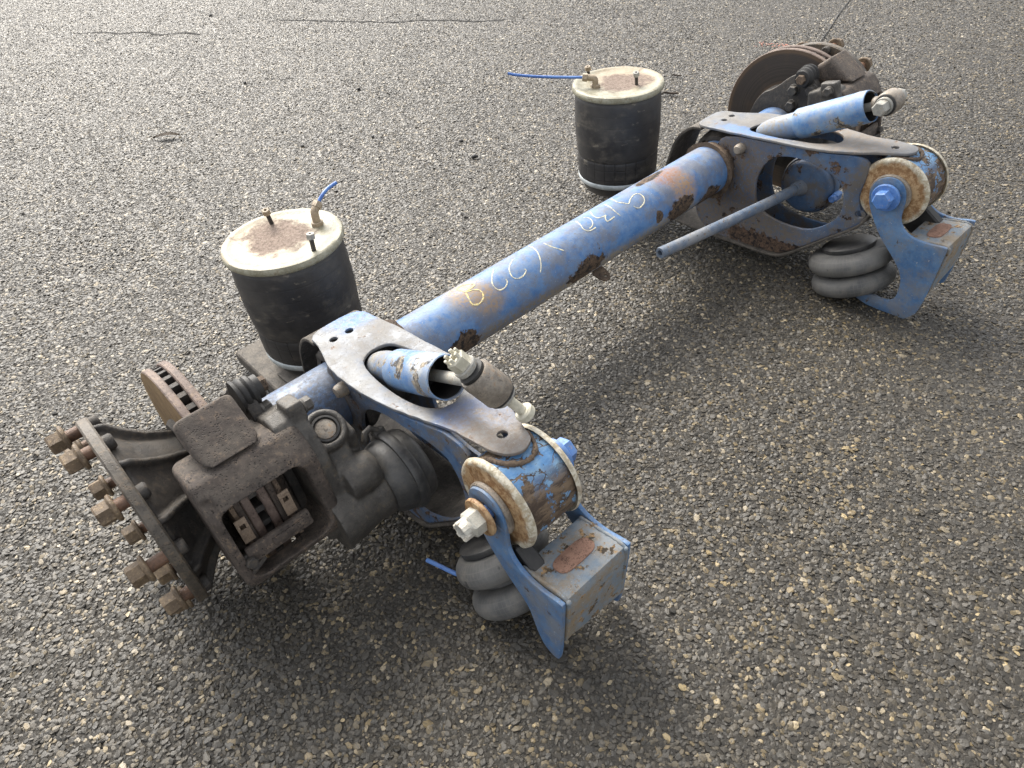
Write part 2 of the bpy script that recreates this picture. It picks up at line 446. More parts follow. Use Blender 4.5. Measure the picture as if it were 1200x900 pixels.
def stone_mat():
    n = N('worn_aggregate_stone')
    oi = n.new("ShaderNodeObjectInfo")
    rp = n.new("ShaderNodeValToRGB")
    n.put(rp.inputs[0], oi.outputs['Random'])
    e = rp.color_ramp.elements
    e[0].position, e[0].color = 0.0, (.030, .027, .022, 1)
    e[1].position, e[1].color = 1.0, (.44, .36, .235, 1)
    for p, c in ((.30, (.041, .037, .030)), (.58, (.056, .049, .039)), (.78, (.080, .069, .052)), (.89, (.130, .108, .074)), (.955, (.23, .185, .118)), (.985, (.34, .30, .235))):
        x = e.new(p)
        x.color = (*c, 1)
    g = n.new("ShaderNodeNewGeometry")
    z = n.sep(g.outputs['Normal'])[2]
    pos = g.outputs['Position']
    ps = n.sep(pos)
    worn = n.math('MULTIPLY', n.step(z, .25, .80), n.step(n.noise(260, 4, .7, pos), .30, .50))
    col = n.mix(worn, (.032, .029, .025), rp.outputs[0])
    col = n.mix(n.math('MULTIPLY', n.step(n.noise(500, 3, .7, pos), .45, .7), .35), col, (.085, .075, .058))
    # darker, browner stones in front of the axle, uneven edge; old stains
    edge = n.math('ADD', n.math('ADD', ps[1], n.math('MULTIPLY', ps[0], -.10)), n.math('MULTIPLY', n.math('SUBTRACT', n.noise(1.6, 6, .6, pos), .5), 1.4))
    front_tone = n.step(edge, .12, -.55)
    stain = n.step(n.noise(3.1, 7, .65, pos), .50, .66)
    darken = n.math('ADD', n.math('MULTIPLY', front_tone, .27), n.math('MULTIPLY', stain, .22))
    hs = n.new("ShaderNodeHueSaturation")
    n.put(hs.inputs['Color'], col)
    n.put(hs.inputs['Value'], n.math('SUBTRACT', 1.0, darken))
    n.put(hs.inputs['Saturation'], n.math('ADD', 1.08, n.math('MULTIPLY', front_tone, .3)))
    ro = n.mixf(worn, .40, .53)
    return n.end(hs.outputs[0], ro, 0, n.bump(n.noise(420, 4, .7, pos), .45, .0013), spec=.58)
M['tar'] = asphalt_mat()
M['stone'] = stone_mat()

GZ0, GZX = -.027, -.021                       # the yard falls slightly along the axle
def gz(x):
    return GZ0 + GZX * x


# ------------------------------------------------------------------ mesh helpers
def link(name, me, mat, parent=None, loc=None):
    o = bpy.data.objects.new(name, me)
    if mat is not None:
        me.materials.clear()
        me.materials.append(mat)
    COL.objects.link(o)
    if parent:
        o.parent = parent
    if loc:
        o.location = loc
    return o


def obj(name, bm, mat, parent=None, s=1, smooth=35, loc=None):
    """bm is built with x = distance out from the middle; s = -1 makes the other end"""
    if s == -1:
        bmesh.ops.scale(bm, vec=(-1, 1, 1), verts=bm.verts)
        bmesh.ops.reverse_faces(bm, faces=bm.faces)
    me = bpy.data.meshes.new(name)
    bm.to_mesh(me)
    bm.free()
    if smooth:
        me.shade_smooth()
        me.set_sharp_from_angle(angle=R(smooth))
    return link(name, me, mat, parent, loc)


def frame(axis, hint=Vector((0, 0, 1))):
    a = Vector(axis).normalized()
    h = Vector(hint)
    if abs(a.dot(h)) > .98:
        h = Vector((0, 1, 0))
    u = h.cross(a).normalized()
    v = a.cross(u)
    return a, u, v


def lathe(bm, prof, c, axis=(1, 0, 0), seg=32, closed=False, a0=0.0):
    """prof: (radius, distance along axis); closed profiles wrap round"""
    a, u, v = frame(axis)
    c = Vector(c)
    rings = []
    for (r, d) in prof:
        if r < 1e-6:
            rings.append([bm.verts.new(c + a * d)])
        else:
            rings.append([bm.verts.new(c + a * d + (u * math.cos(a0 + 2 * math.pi * k / seg) + v * math.sin(a0 + 2 * math.pi * k / seg)) * r) for k in range(seg)])
    n = len(rings)
    fs = []
    for i in range(n if closed else n - 1):
        A, B = rings[i], rings[(i + 1) % n]
        for k in range(seg):
            k2 = (k + 1) % seg
            if len(A) == 1 and len(B) == 1:
                continue
            if len(A) == 1:
                fs.append(bm.faces.new((A[0], B[k2], B[k])))
            elif len(B) == 1:
                fs.append(bm.faces.new((A[k], A[k2], B[0])))
            else:
                fs.append(bm.faces.new((A[k], A[k2], B[k2], B[k])))
    bmesh.ops.recalc_face_normals(bm, faces=fs)
    return fs


def solid(r, d0, d1, bev=.0015):
    b = min(bev, r * .4, abs(d1 - d0) * .4)
    sg = 1 if d1 > d0 else -1
    return [(0, d0), (r - b, d0), (r, d0 + sg * b), (r, d1 - sg * b), (r - b, d1), (0, d1)]


def hexnut(bm, c, axis, af, d0, d1, bore=0.0, a0=0.0, seg=6):
    r = af / 2 / math.cos(math.pi / 6)
    ch = min(.18 * af, abs(d1 - d0) * .3)
    p = [(bore, d0), (r, d0), (r, d1 - ch * .5), (r * .86, d1), (bore, d1)]
    if bore:
        p += [(bore, d1 - abs(d1 - d0) * .6)]
    return lathe(bm, p, c, axis, seg, False, a0)


def box(bm, c, size, rot=None, bev=.002, seg=1):
    t = bmesh.new()
    bmesh.ops.create_cube(t, size=1)
    bmesh.ops.scale(t, vec=size, verts=t.verts)
    if bev:
        bmesh.ops.bevel(t, geom=list(t.edges), offset=bev, segments=seg, profile=.5, affect='EDGES')
    m = Matrix.Translation(Vector(c)) @ (rot.to_4x4() if rot else Matrix())
    bmesh.ops.transform(t, matrix=m, verts=t.verts)
    bmesh.ops.recalc_face_normals(t, faces=t.faces)
    join(bm, t)


def join(bm, t):
    me = bpy.data.meshes.new("tmp")
    t.to_mesh(me)
    t.free()
    bm.from_mesh(me)
    bpy.data.meshes.remove(me)


def pipe(bm, pts, r, seg=12, caps=True):
    pts = [Vector(p) for p in pts]
    rr = r if isinstance(r, (list, tuple)) else [r] * len(pts)
    rings = []
    up = Vector((0, 0, 1))
    for i, p in enumerate(pts):
        d = (pts[min(i + 1, len(pts) - 1)] - pts[max(i - 1, 0)]).normalized()
        if abs(d.dot(up)) > .97:
            up = Vector((0, 1, 0))
        u = up.cross(d).normalized()
        v = d.cross(u)
        up = v
        rings.append([bm.verts.new(p + (u * math.cos(2 * math.pi * k / seg) + v * math.sin(2 * math.pi * k / seg)) * rr[i]) for k in range(seg)])
    fs = []
    for A, B in zip(rings, rings[1:]):
        for k in range(seg):
            fs.append(bm.faces.new((A[k], A[(k + 1) % seg], B[(k + 1) % seg], B[k])))
    if caps:
        fs.append(bm.faces.new(rings[0][::-1]))
        fs.append(bm.faces.new(rings[-1]))
    bmesh.ops.recalc_face_normals(bm, faces=fs)


def spline(pts, n=8, closed=False):
    P = [Vector(p) for p in pts]
    out = []
    m = len(P)
    for i in range(m if closed else m - 1):
        p0 = P[(i - 1) % m] if closed or i > 0 else P[0]
        p1, p2 = P[i], P[(i + 1) % m]
        p3 = P[(i + 2) % m] if closed or i + 2 < m else P[-1]
        for k in range(n):
            t = k / n
            out.append(.5 * ((2 * p1) + (p2 - p0) * t + (2 * p0 - 5 * p1 + 4 * p2 - p3) * t * t + (3 * p1 - p0 - 3 * p2 + p3) * t ** 3))
    if not closed:
        out.append(P[-1])
    return out


def rounded(pts, n=2):
    """corner cutting of a closed outline"""
    P = [Vector((p[0], p[1])) for p in pts]
    for _ in range(n):
        Q = []
        for i in range(len(P)):
            a, b = P[i], P[(i + 1) % len(P)]
            Q += [a.lerp(b, .25), a.lerp(b, .75)]
        P = Q
    return [(p.x, p.y) for p in P]


def rrect(x0, x1, y0, y1, r, n=6):
    out = []
    for cx, cy, a0 in ((x1 - r, y1 - r, 0), (x0 + r, y1 - r, 90), (x0 + r, y0 + r, 180), (x1 - r, y0 + r, 270)):
        out += [(cx + r * math.cos(R(a0 + 90 * k / n)), cy + r * math.sin(R(a0 + 90 * k / n))) for k in range(n + 1)]
    return out


def circle(cx, cy, r, n=16):
    return [(cx + r * math.cos(2 * math.pi * k / n), cy + r * math.sin(2 * math.pi * k / n)) for k in range(n)]


def plate(outline, holes, t, bev=.0015, fn=None, cuts=()):
    """a plate with real holes and softened edges: outline in (a, b), thickness along c from -t/2 to t/2; fn maps (a, b, c) to the place"""
    cu = bpy.data.curves.new("tmp", 'CURVE')
    cu.dimensions = '2D'
    cu.fill_mode = 'BOTH'
    cu.extrude = max(t / 2 - bev, 1e-5)
    cu.bevel_depth = bev
    cu.bevel_resolution = 1
    cu.offset = -bev
    for loop in [outline] + list(holes):
        sp = cu.splines.new('POLY')
        sp.points.add(len(loop) - 1)
        for q, p in zip(sp.points, loop):
            q.co = (p[0], p[1], 0, 1)
        sp.use_cyclic_u = True
    o = bpy.data.objects.new("tmp", cu)
    COL.objects.link(o)
    dg = bpy.context.evaluated_depsgraph_get()
    me = bpy.data.meshes.new_from_object(o.evaluated_get(dg))
    bpy.data.objects.remove(o)
    bpy.data.curves.remove(cu)
    bm = bmesh.new()
    bm.from_mesh(me)
    bpy.data.meshes.remove(me)
    bmesh.ops.remove_doubles(bm, verts=bm.verts, dist=1e-6)
    for co, no in cuts:
        bmesh.ops.bisect_plane(bm, geom=list(bm.verts) + list(bm.edges) + list(bm.faces), plane_co=co, plane_no=no)
    if fn:
        for v in bm.verts:
            v.co = fn(*v.co)
    bmesh.ops.recalc_face_normals(bm, faces=bm.faces)
    return bm


def cast(name, bm, mat, parent, s, voxel=.0035, smooth=6, cut=None, loc=None, rough=0.0):
    """fuse overlapping closed shapes into one casting with filleted joints; cut = mesh of the openings"""
    if s == -1:
        for b in (bm, cut):
            if b:
                bmesh.ops.scale(b, vec=(-1, 1, 1), verts=b.verts)
                bmesh.ops.reverse_faces(b, faces=b.faces)
    me = bpy.data.meshes.new(name)
    bm.to_mesh(me)
    bm.free()
    o = bpy.data.objects.new(name, me)
    COL.objects.link(o)
    rm = o.modifiers.new("fuse", 'REMESH')
    rm.mode = 'VOXEL'
    rm.voxel_size = voxel
    co = None
    if cut:
        cm = bpy.data.meshes.new("cut")
        cut.to_mesh(cm)
        cut.free()
        co = bpy.data.objects.new("cut", cm)
        COL.objects.link(co)
        r2 = co.modifiers.new("fuse", 'REMESH')
        r2.mode = 'VOXEL'
        r2.voxel_size = voxel
        bo = o.modifiers.new("open", 'BOOLEAN')
        bo.operation = 'DIFFERENCE'
        bo.object = co
        bo.solver = 'MANIFOLD'
        r3 = o.modifiers.new("fuse2", 'REMESH')
        r3.mode = 'VOXEL'
        r3.voxel_size = voxel
    sm = o.modifiers.new("soften", 'SMOOTH')
    sm.factor = .5
    sm.iterations = smooth
    dg = bpy.context.evaluated_depsgraph_get()
    new = bpy.data.meshes.new_from_object(o.evaluated_get(dg))
    bpy.data.objects.remove(o)
    if co:
        bpy.data.objects.remove(co)
    new.name = name
    new.shade_smooth()
    return link(name, new, mat, parent, loc)


def empty(name, loc=(0, 0, 0)):
    o = bpy.data.objects.new(name, None)
    o.empty_display_size = .1
    o.location = loc
    COL.objects.link(o)
    return o


def tag(o, label=None, cat=None, group=None, kind=None):
    for k, v in (('label', label), ('category', cat), ('group', group), ('kind', kind)):
        if v:
            o[k] = v
    return o


# ------------------------------------------------------------------ the yard
def build_ground():
    bm = bmesh.new()
    n = 80.0
    vs = [bm.verts.new((x, y, gz(x))) for x, y in ((-n, -n), (n, -n), (n, n), (-n, n))]
    bm.faces.new(vs)
    g = obj('asphalt_ground', bm, M['tar'], smooth=0)
    tag(g, 'dark asphalt yard surface with worn pale stones in black binder', 'ground', kind='structure')
    # stones set in the binder: a jittered lattice over the part of the yard near the axle
    rs = np.random.RandomState(3)
    P = .0076
    ix, iy = np.meshgrid(np.arange(-2.4, 4.7, P), np.arange(-1.9, 7.5, P * .866))
    ix = ix + (np.arange(ix.shape[0])[:, None] % 2) * P / 2
    x, y = ix.ravel(), iy.ravel()
    poly = [(-2.35, .1), (-1.7, -.85), (-.5, -1.8), (.4, -1.6), (3.2, -.85), (4.6, -.25), (4.6, .8), (1.6, 7.4), (-.3, 7.4), (-1.5, 3.2)]
    ins = np.zeros(len(x), bool)
    j = len(poly) - 1
    for i in range(len(poly)):
        (xi, yi), (xj, yj) = poly[i], poly[j]
        c = ((yi > y) != (yj > y)) & (x < (xj - xi) * (y - yi) / (yj - yi + 1e-12) + xi)
        ins ^= c
        j = i
    dmin = np.full(len(x), 9.0)
    for (ax, ay), (bx, by) in zip(poly, poly[1:] + poly[:1]):
        t = np.clip(((x - ax) * (bx - ax) + (y - ay) * (by - ay)) / ((bx - ax) ** 2 + (by - ay) ** 2), 0, 1)
        dmin = np.minimum(dmin, np.hypot(x - ax - t * (bx - ax), y - ay - t * (by - ay)))
    ins &= rs.rand(len(x)) < np.clip(dmin / .35, 0, 1)            # thins out into the plain surfacing
    x, y = x[ins], y[ins]
    x = x + rs.normal(0, P * .24, len(x))
    y = y + rs.normal(0, P * .24, len(y))
    keep = rs.rand(len(x)) > .05
    # cracks in the surfacing: no stones, a dark open joint
    for line in CRACKS:
        for (ax, ay), (bx, by) in zip(line, line[1:]):
            t = np.clip(((x - ax) * (bx - ax) + (y - ay) * (by - ay)) / ((bx - ax) ** 2 + (by - ay) ** 2), 0, 1)
            d = np.hypot(x - ax - t * (bx - ax), y - ay - t * (by - ay))
            keep &= d > .011 + .008 * rs.rand(len(x))
    x, y = x[keep], y[keep]
    N_ = len(x)
    size = rs.lognormal(math.log(.0043), .27, N_).clip(.0024, .0085)
    asp = rs.uniform(.72, 1.3, N_)
    scl = np.stack([size * asp, size / asp, size * rs.uniform(.40, .62, N_)], 1)
    rot = np.stack([rs.normal(0, .25, N_), rs.normal(0, .25, N_), rs.uniform(0, 6.283, N_)], 1)
    z = GZ0 + GZX * x + rs.uniform(-.0016, .0002, N_) - size * .10
    # gentle unevenness of the rolled surface
    z = z + .0007 + .0005 * np.sin(x * 5.1 + 1.3 * np.sin(y * 3.3)) * np.cos(y * 4.3 + x)
    # smoother worn patch far off
    d2 = ((x - 2.9) / .5) ** 2 + ((y - 1.16) / .28) ** 2
    z = z - np.where(d2 < 1, .0011, 0)
    me = bpy.data.meshes.new('aggregate_stones')
    me.vertices.add(N_)
    me.vertices.foreach_set('co', np.stack([x, y, z], 1).ravel())
    for nm, arr in (('scl', scl), ('rot', rot)):
        at = me.attributes.new(nm, 'FLOAT_VECTOR', 'POINT')
        at.data.foreach_set('vector', arr.ravel())
    me.update()
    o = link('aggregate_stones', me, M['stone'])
    tag(o, 'tan and grey stones rolled into the asphalt yard surface', 'gravel', kind='stuff')
    ng = bpy.data.node_groups.new('stones', 'GeometryNodeTree')
    ng.interface.new_socket('Geometry', in_out='INPUT', socket_type='NodeSocketGeometry')
    ng.interface.new_socket('Geometry', in_out='OUTPUT', socket_type='NodeSocketGeometry')
    nd, lk = ng.nodes, ng.links
    gi, go = nd.new('NodeGroupInput'), nd.new('NodeGroupOutput')
    jn = nd.new('GeometryNodeJoinGeometry')
    for k in range(6):
        ico = nd.new('GeometryNodeMeshIcoSphere')
        ico.inputs['Radius'].default_value = 1
        ico.inputs['Subdivisions'].default_value = 2
        nt = nd.new('ShaderNodeTexNoise')
        nt.inputs['Scale'].default_value = 1.1
        nt.inputs['Detail'].default_value = 2
        ps = nd.new('GeometryNodeInputPosition')
        ad = nd.new('ShaderNodeVectorMath')
        ad.inputs[1].default_value = (k * 7.3, k * 3.1, k * 1.7)
        lk.new(ps.outputs[0], ad.inputs[0])
        lk.new(ad.outputs[0], nt.inputs['Vector'])
        sb = nd.new('ShaderNodeVectorMath')
        sb.operation = 'SUBTRACT'
        sb.inputs[1].default_value = (.5, .5, .5)
        lk.new(nt.outputs['Color'], sb.inputs[0])
        mu = nd.new('ShaderNodeVectorMath')
        mu.operation = 'SCALE'
        mu.inputs['Scale'].default_value = 1.5
        lk.new(sb.outputs[0], mu.inputs[0])
        sp = nd.new('GeometryNodeSetPosition')
        lk.new(ico.outputs[0], sp.inputs['Geometry'])
        lk.new(mu.outputs[0], sp.inputs['Offset'])
        p2 = nd.new('GeometryNodeInputPosition')
        sx = nd.new('ShaderNodeSeparateXYZ')
        lk.new(p2.outputs[0], sx.inputs[0])
        mn = nd.new('ShaderNodeMath')
        mn.operation = 'MINIMUM'
        mn.inputs[1].default_value = .62
        lk.new(sx.outputs[2], mn.inputs[0])
        cx = nd.new('ShaderNodeCombineXYZ')
        lk.new(sx.outputs[0], cx.inputs[0])
        lk.new(sx.outputs[1], cx.inputs[1])
        lk.new(mn.outputs[0], cx.inputs[2])
        s2 = nd.new('GeometryNodeSetPosition')
        lk.new(sp.outputs[0], s2.inputs['Geometry'])
        lk.new(cx.outputs[0], s2.inputs['Position'])
        sp = s2
        sh = nd.new('GeometryNodeSetShadeSmooth')
        sh.inputs['Shade Smooth'].default_value = False
        lk.new(sp.outputs[0], sh.inputs[0])
        sm = nd.new('GeometryNodeSetMaterial')
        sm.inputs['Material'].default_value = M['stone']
        lk.new(sh.outputs[0], sm.inputs[0])
        ti = nd.new('GeometryNodeGeometryToInstance')
        lk.new(sm.outputs[0], ti.inputs[0])
        lk.new(ti.outputs[0], jn.inputs[0])
    ip = nd.new('GeometryNodeInstanceOnPoints')
    ip.inputs['Pick Instance'].default_value = True
    ri = nd.new('FunctionNodeRandomValue')
    ri.data_type = 'INT'
    ri.inputs[4].default_value = 0
    ri.inputs[5].default_value = 5
    lk.new(ri.outputs[2], ip.inputs['Instance Index'])
    lk.new(gi.outputs[0], ip.inputs['Points'])
    lk.new(jn.outputs[0], ip.inputs['Instance'])
    for nm, sock in (('scl', 'Scale'), ('rot', 'Rotation')):
        na = nd.new('GeometryNodeInputNamedAttribute')
        na.data_type = 'FLOAT_VECTOR'
        na.inputs['Name'].default_value = nm
        lk.new(na.outputs[0], ip.inputs[sock])
    lk.new(ip.outputs[0], go.inputs[0])
    o.modifiers.new('stones', 'NODES').node_group = ng


CRACKS = [
    [(.20, 4.95), (.34, 4.78), (.40, 4.62), (.50, 4.52), (.56, 4.30), (.66, 4.22), (.72, 4.05)],
    [(1.20, 3.9), (1.42, 3.45), (1.60, 3.1), (1.74, 2.95), (1.90, 2.62), (2.02, 2.50)],
]
build_ground()
M['crack'] = simple('dark_crack_filling', (.006, .006, .005), (.014, .012, .010), .95)
for line in CRACKS:
    bm = bmesh.new()
    pp = spline([(x, y, 0) for x, y in line], 10)
    rows = []
    for i, p in enumerate(pp):
        d = (pp[min(i + 1, len(pp) - 1)] - pp[max(i - 1, 0)]).normalized()
        w = (.006 + .008 * abs(noise.noise(p * 9))) * (1 if 0 < i < len(pp) - 1 else .1)
        p = p + Vector((-d.y, d.x, 0)) * .022 * noise.noise(p * 14)
        rows.append([bm.verts.new((p.x - d.y * w * k, p.y + d.x * w * k, gz(p.x) + .0035)) for k in (-1, 1)])
    for A, B in zip(rows, rows[1:]):
        bm.faces.new((A[0], A[1], B[1], B[0]))
    tag(obj('asphalt_crack', bm, M['crack'], smooth=0), kind='structure')

# ------------------------------------------------------------------ the axle
axle = empty('trailer_axle', (0, 0, 0))
tag(axle, 'worn blue rusty trailer axle with two air springs and yellow marker on its tube', 'trailer axle')

# --- tube
RT = .0685
bm = bmesh.new()
prof = [(RT - .012, -.90), (RT, -.90)] + [(RT, x) for x in np.linspace(-.88, .88, 60)] + [(RT, .90), (RT - .012, .90)]
lathe(bm, prof, (0, 0, TUBE_Z), (1, 0, 0), 72)
tube = obj('axle_tube', bm, M['tube'], axle)


def on_tube(x, deg, up=.0006):
    a = R(deg)
    return Vector((x, -(RT + up) * math.sin(a), TUBE_Z + (RT + up) * math.cos(a)))


def tube_stroke(pts, w, mat, name='marker_stroke'):
    pp = spline([(x, a, 0) for x, a in pts], 6)
    bm = bmesh.new()
    rows = []
    for i, p in enumerate(pp):
        q0 = on_tube(*pp[max(i - 1, 0)][:2])
        q1 = on_tube(*pp[min(i + 1, len(pp) - 1)][:2])
        c = on_tube(p.x, p.y)
        nr = (c - Vector((c.x, 0, TUBE_Z))).normalized()
        d = (q1 - q0).normalized()
        sdv = nr.cross(d) * w * (.75 + .5 * noise.noise(Vector((p.x * 90, p.y * .3, 0))))
        rows.append((bm.verts.new(c - sdv - nr * .0005), bm.verts.new(c - sdv * .6 + nr * .0002), bm.verts.new(c + sdv * .6 + nr * .0002), bm.verts.new(c + sdv - nr * .0005)))
    for A, B in zip(rows, rows[1:]):
        for k in range(3):
            bm.faces.new((A[k], A[k + 1], B[k + 1], B[k]))
    bmesh.ops.recalc_face_normals(bm, faces=bm.faces)
    return obj(name, bm, mat, tube)


STROKES = [
    ([(-0.3674, -16.2), (-0.3644, 6.1), (-0.3486, 11.6), (-0.3367, 19.3), (-0.3363, 30.4), (-0.3443, 38.7), (-0.3591, 42.1), (-0.3712, 39.1), (-0.3736, 31.2), (-0.365, 10.0)], 'chalk_y', .0023),
    ([(-0.3674, -16.2), (-0.3503, -16.8), (-0.3404, -7.9), (-0.3313, -0.2), (-0.3391, 5.8), (-0.3644, 6.1)], 'chalk_y', .0021),
    ([(-0.2634, -7.8), (-0.2848, 7.4), (-0.2983, 19.9), (-0.3021, 31.8), (-0.2952, 40.5), (-0.2799, 40.9), (-0.2671, 34.7), (-0.2656, 28.2)], 'chalk', .0017),
    ([(-0.2061, -4.9), (-0.2292, 6.2), (-0.2436, 19.1), (-0.2477, 31.3), (-0.2397, 39.2), (-0.2228, 40.1), (-0.2081, 34.4), (-0.2087, 29.8)], 'chalk', .0017),
    ([(-0.1386, -21.4), (-0.1435, 1.5), (-0.1496, 16.3), (-0.1592, 31.4), (-0.1695, 43.5), (-0.1782, 51.4)], 'chalk', .0018),
    ([(-0.1121, 0.5), (-0.1071, 18.7), (-0.0887, 38.4)], 'chalk', .0017),
    ([(0.0126, -11.3), (0.0061, 6.6), (0.0002, 20.9), (0.0091, 30.6), (0.031, 31.1)], 'chalk', .0018),
    ([(0.0359, -7.0), (0.0421, 1.0), (0.0386, 14.8), (0.0269, 24.1), (0.014, 26.3)], 'chalk', .0018),
    ([(0.0693, -13.6), (0.0574, 2.0), (0.0584, 13.9), (0.0733, 18.6), (0.0839, 18.6), (0.0754, 23.6), (0.0729, 32.7), (0.0995, 31.8)], 'chalk', .0018),
    ([(0.1178, -11.6), (0.116, 5.7), (0.1131, 20.7), (0.1157, 36.4)], 'chalk', .0018),
    ([(0.1547, -19.8), (0.1461, 2.7), (0.1552, 15.1), (0.165, 22.7), (0.1817, 15.2), (0.2045, 10.1), (0.217, 15.7), (0.2168, 29.5), (0.2054, 39.2), (0.1854, 43.2), (0.1744, 38.8), (0.1714, 32.9)], 'chalk', .0018),
]
for pts, mk, w in STROKES:
    tube_stroke(pts, w, M[mk])
# small rusty tab under the tube
bm = plate(rounded([(-.022, 0), (.022, 0), (.018, .048), (-.014, .048)], 1), [circle(.004, .034, .005, 10)], .005, .001,
           lambda a, b, c: Vector((.022 + a, -.038 - b * .93, .163 - b * .36 + c)))
obj('mounting_tab', bm, M['weld_rust'], tube)


# --- trailing arms
def ztop(y):
    return .3216 - .076 * y


def lerp_tab(v, tab):
    for (a, fa), (b, fb) in zip(tab, tab[1:]):
        if v <= b:
            t = (v - a) / (b - a)
            return fa + (fb - fa) * max(0, min(1, t))
    return tab[-1][1]


XIN = [(-.50, .607), (-.44, .603), (-.385, .588), (-.32, .572), (-.1, .576), (.2, .580)]
XOUT = [(-.50, .697), (-.44, .695), (-.36, .697), (-.27, .716), (-.1, .722), (.2, .700)]
TOP_OUT = [(.581, .082), (.576, .02), (.567, -.05), (.566, -.15), (.558, -.27), (.563, -.33), (.583, -.385), (.605, -.44), (.622, -.492), (.640, -.503), (.660, -.503), (.680, -.485),
           (.688, -.44), (.692, -.38), (.705, -.33), (.722, -.27), (.735, -.18), (.737, -.1), (.729, -.035), (.708, .02), (.702, .082)]
TOP_U = [(.645, -.062), (.612, -.075), (.598, -.12), (.592, -.2), (.598, -.28), (.622, -.318), (.660, -.322), (.688, -.295), (.696, -.24), (.693, -.15), (.680, -.085)]
SIDE_OUT = [(.085, .308), (0, .314), (-.15, .326), (-.30, .337), (-.42, .346), (-.425, .30), (-.415, .24), (-.43, .200), (-.447, .178), (-.436, .165), (-.362, .112), (-.30, .062), (-.262, .030),
            (-.225, .016), (-.1, .010), (.011, .006), (.105, .008), (.125, .05), (.135, .12), (.138, .22), (.118, .275)]
SIDE_OUT = [(-.02, .315)] + SIDE_OUT[2:15] + [(-.02, .008), (.03, .030), (.055, .075), (.045, .13), (.02, .20), (.0, .27)]
SIDE_HOLE = [(-.139, .221), (-.165, .280), (-.21, .303), (-.27, .308), (-.33, .297), (-.375, .265), (-.388, .21), (-.378, .165), (-.33, .126), (-.279, .114), (-.203, .117), (-.160, .135), (-.143, .165)]
SIDE_HOLE_OUT = [(-.105, .215), (-.14, .272), (-.20, .300), (-.27, .308), (-.33, .297), (-.375, .265), (-.392, .20), (-.38, .140), (-.33, .085), (-.279, .066), (-.203, .066), (-.135, .085), (-.105, .13)]
PIV = Vector((0, -.49, .2717))


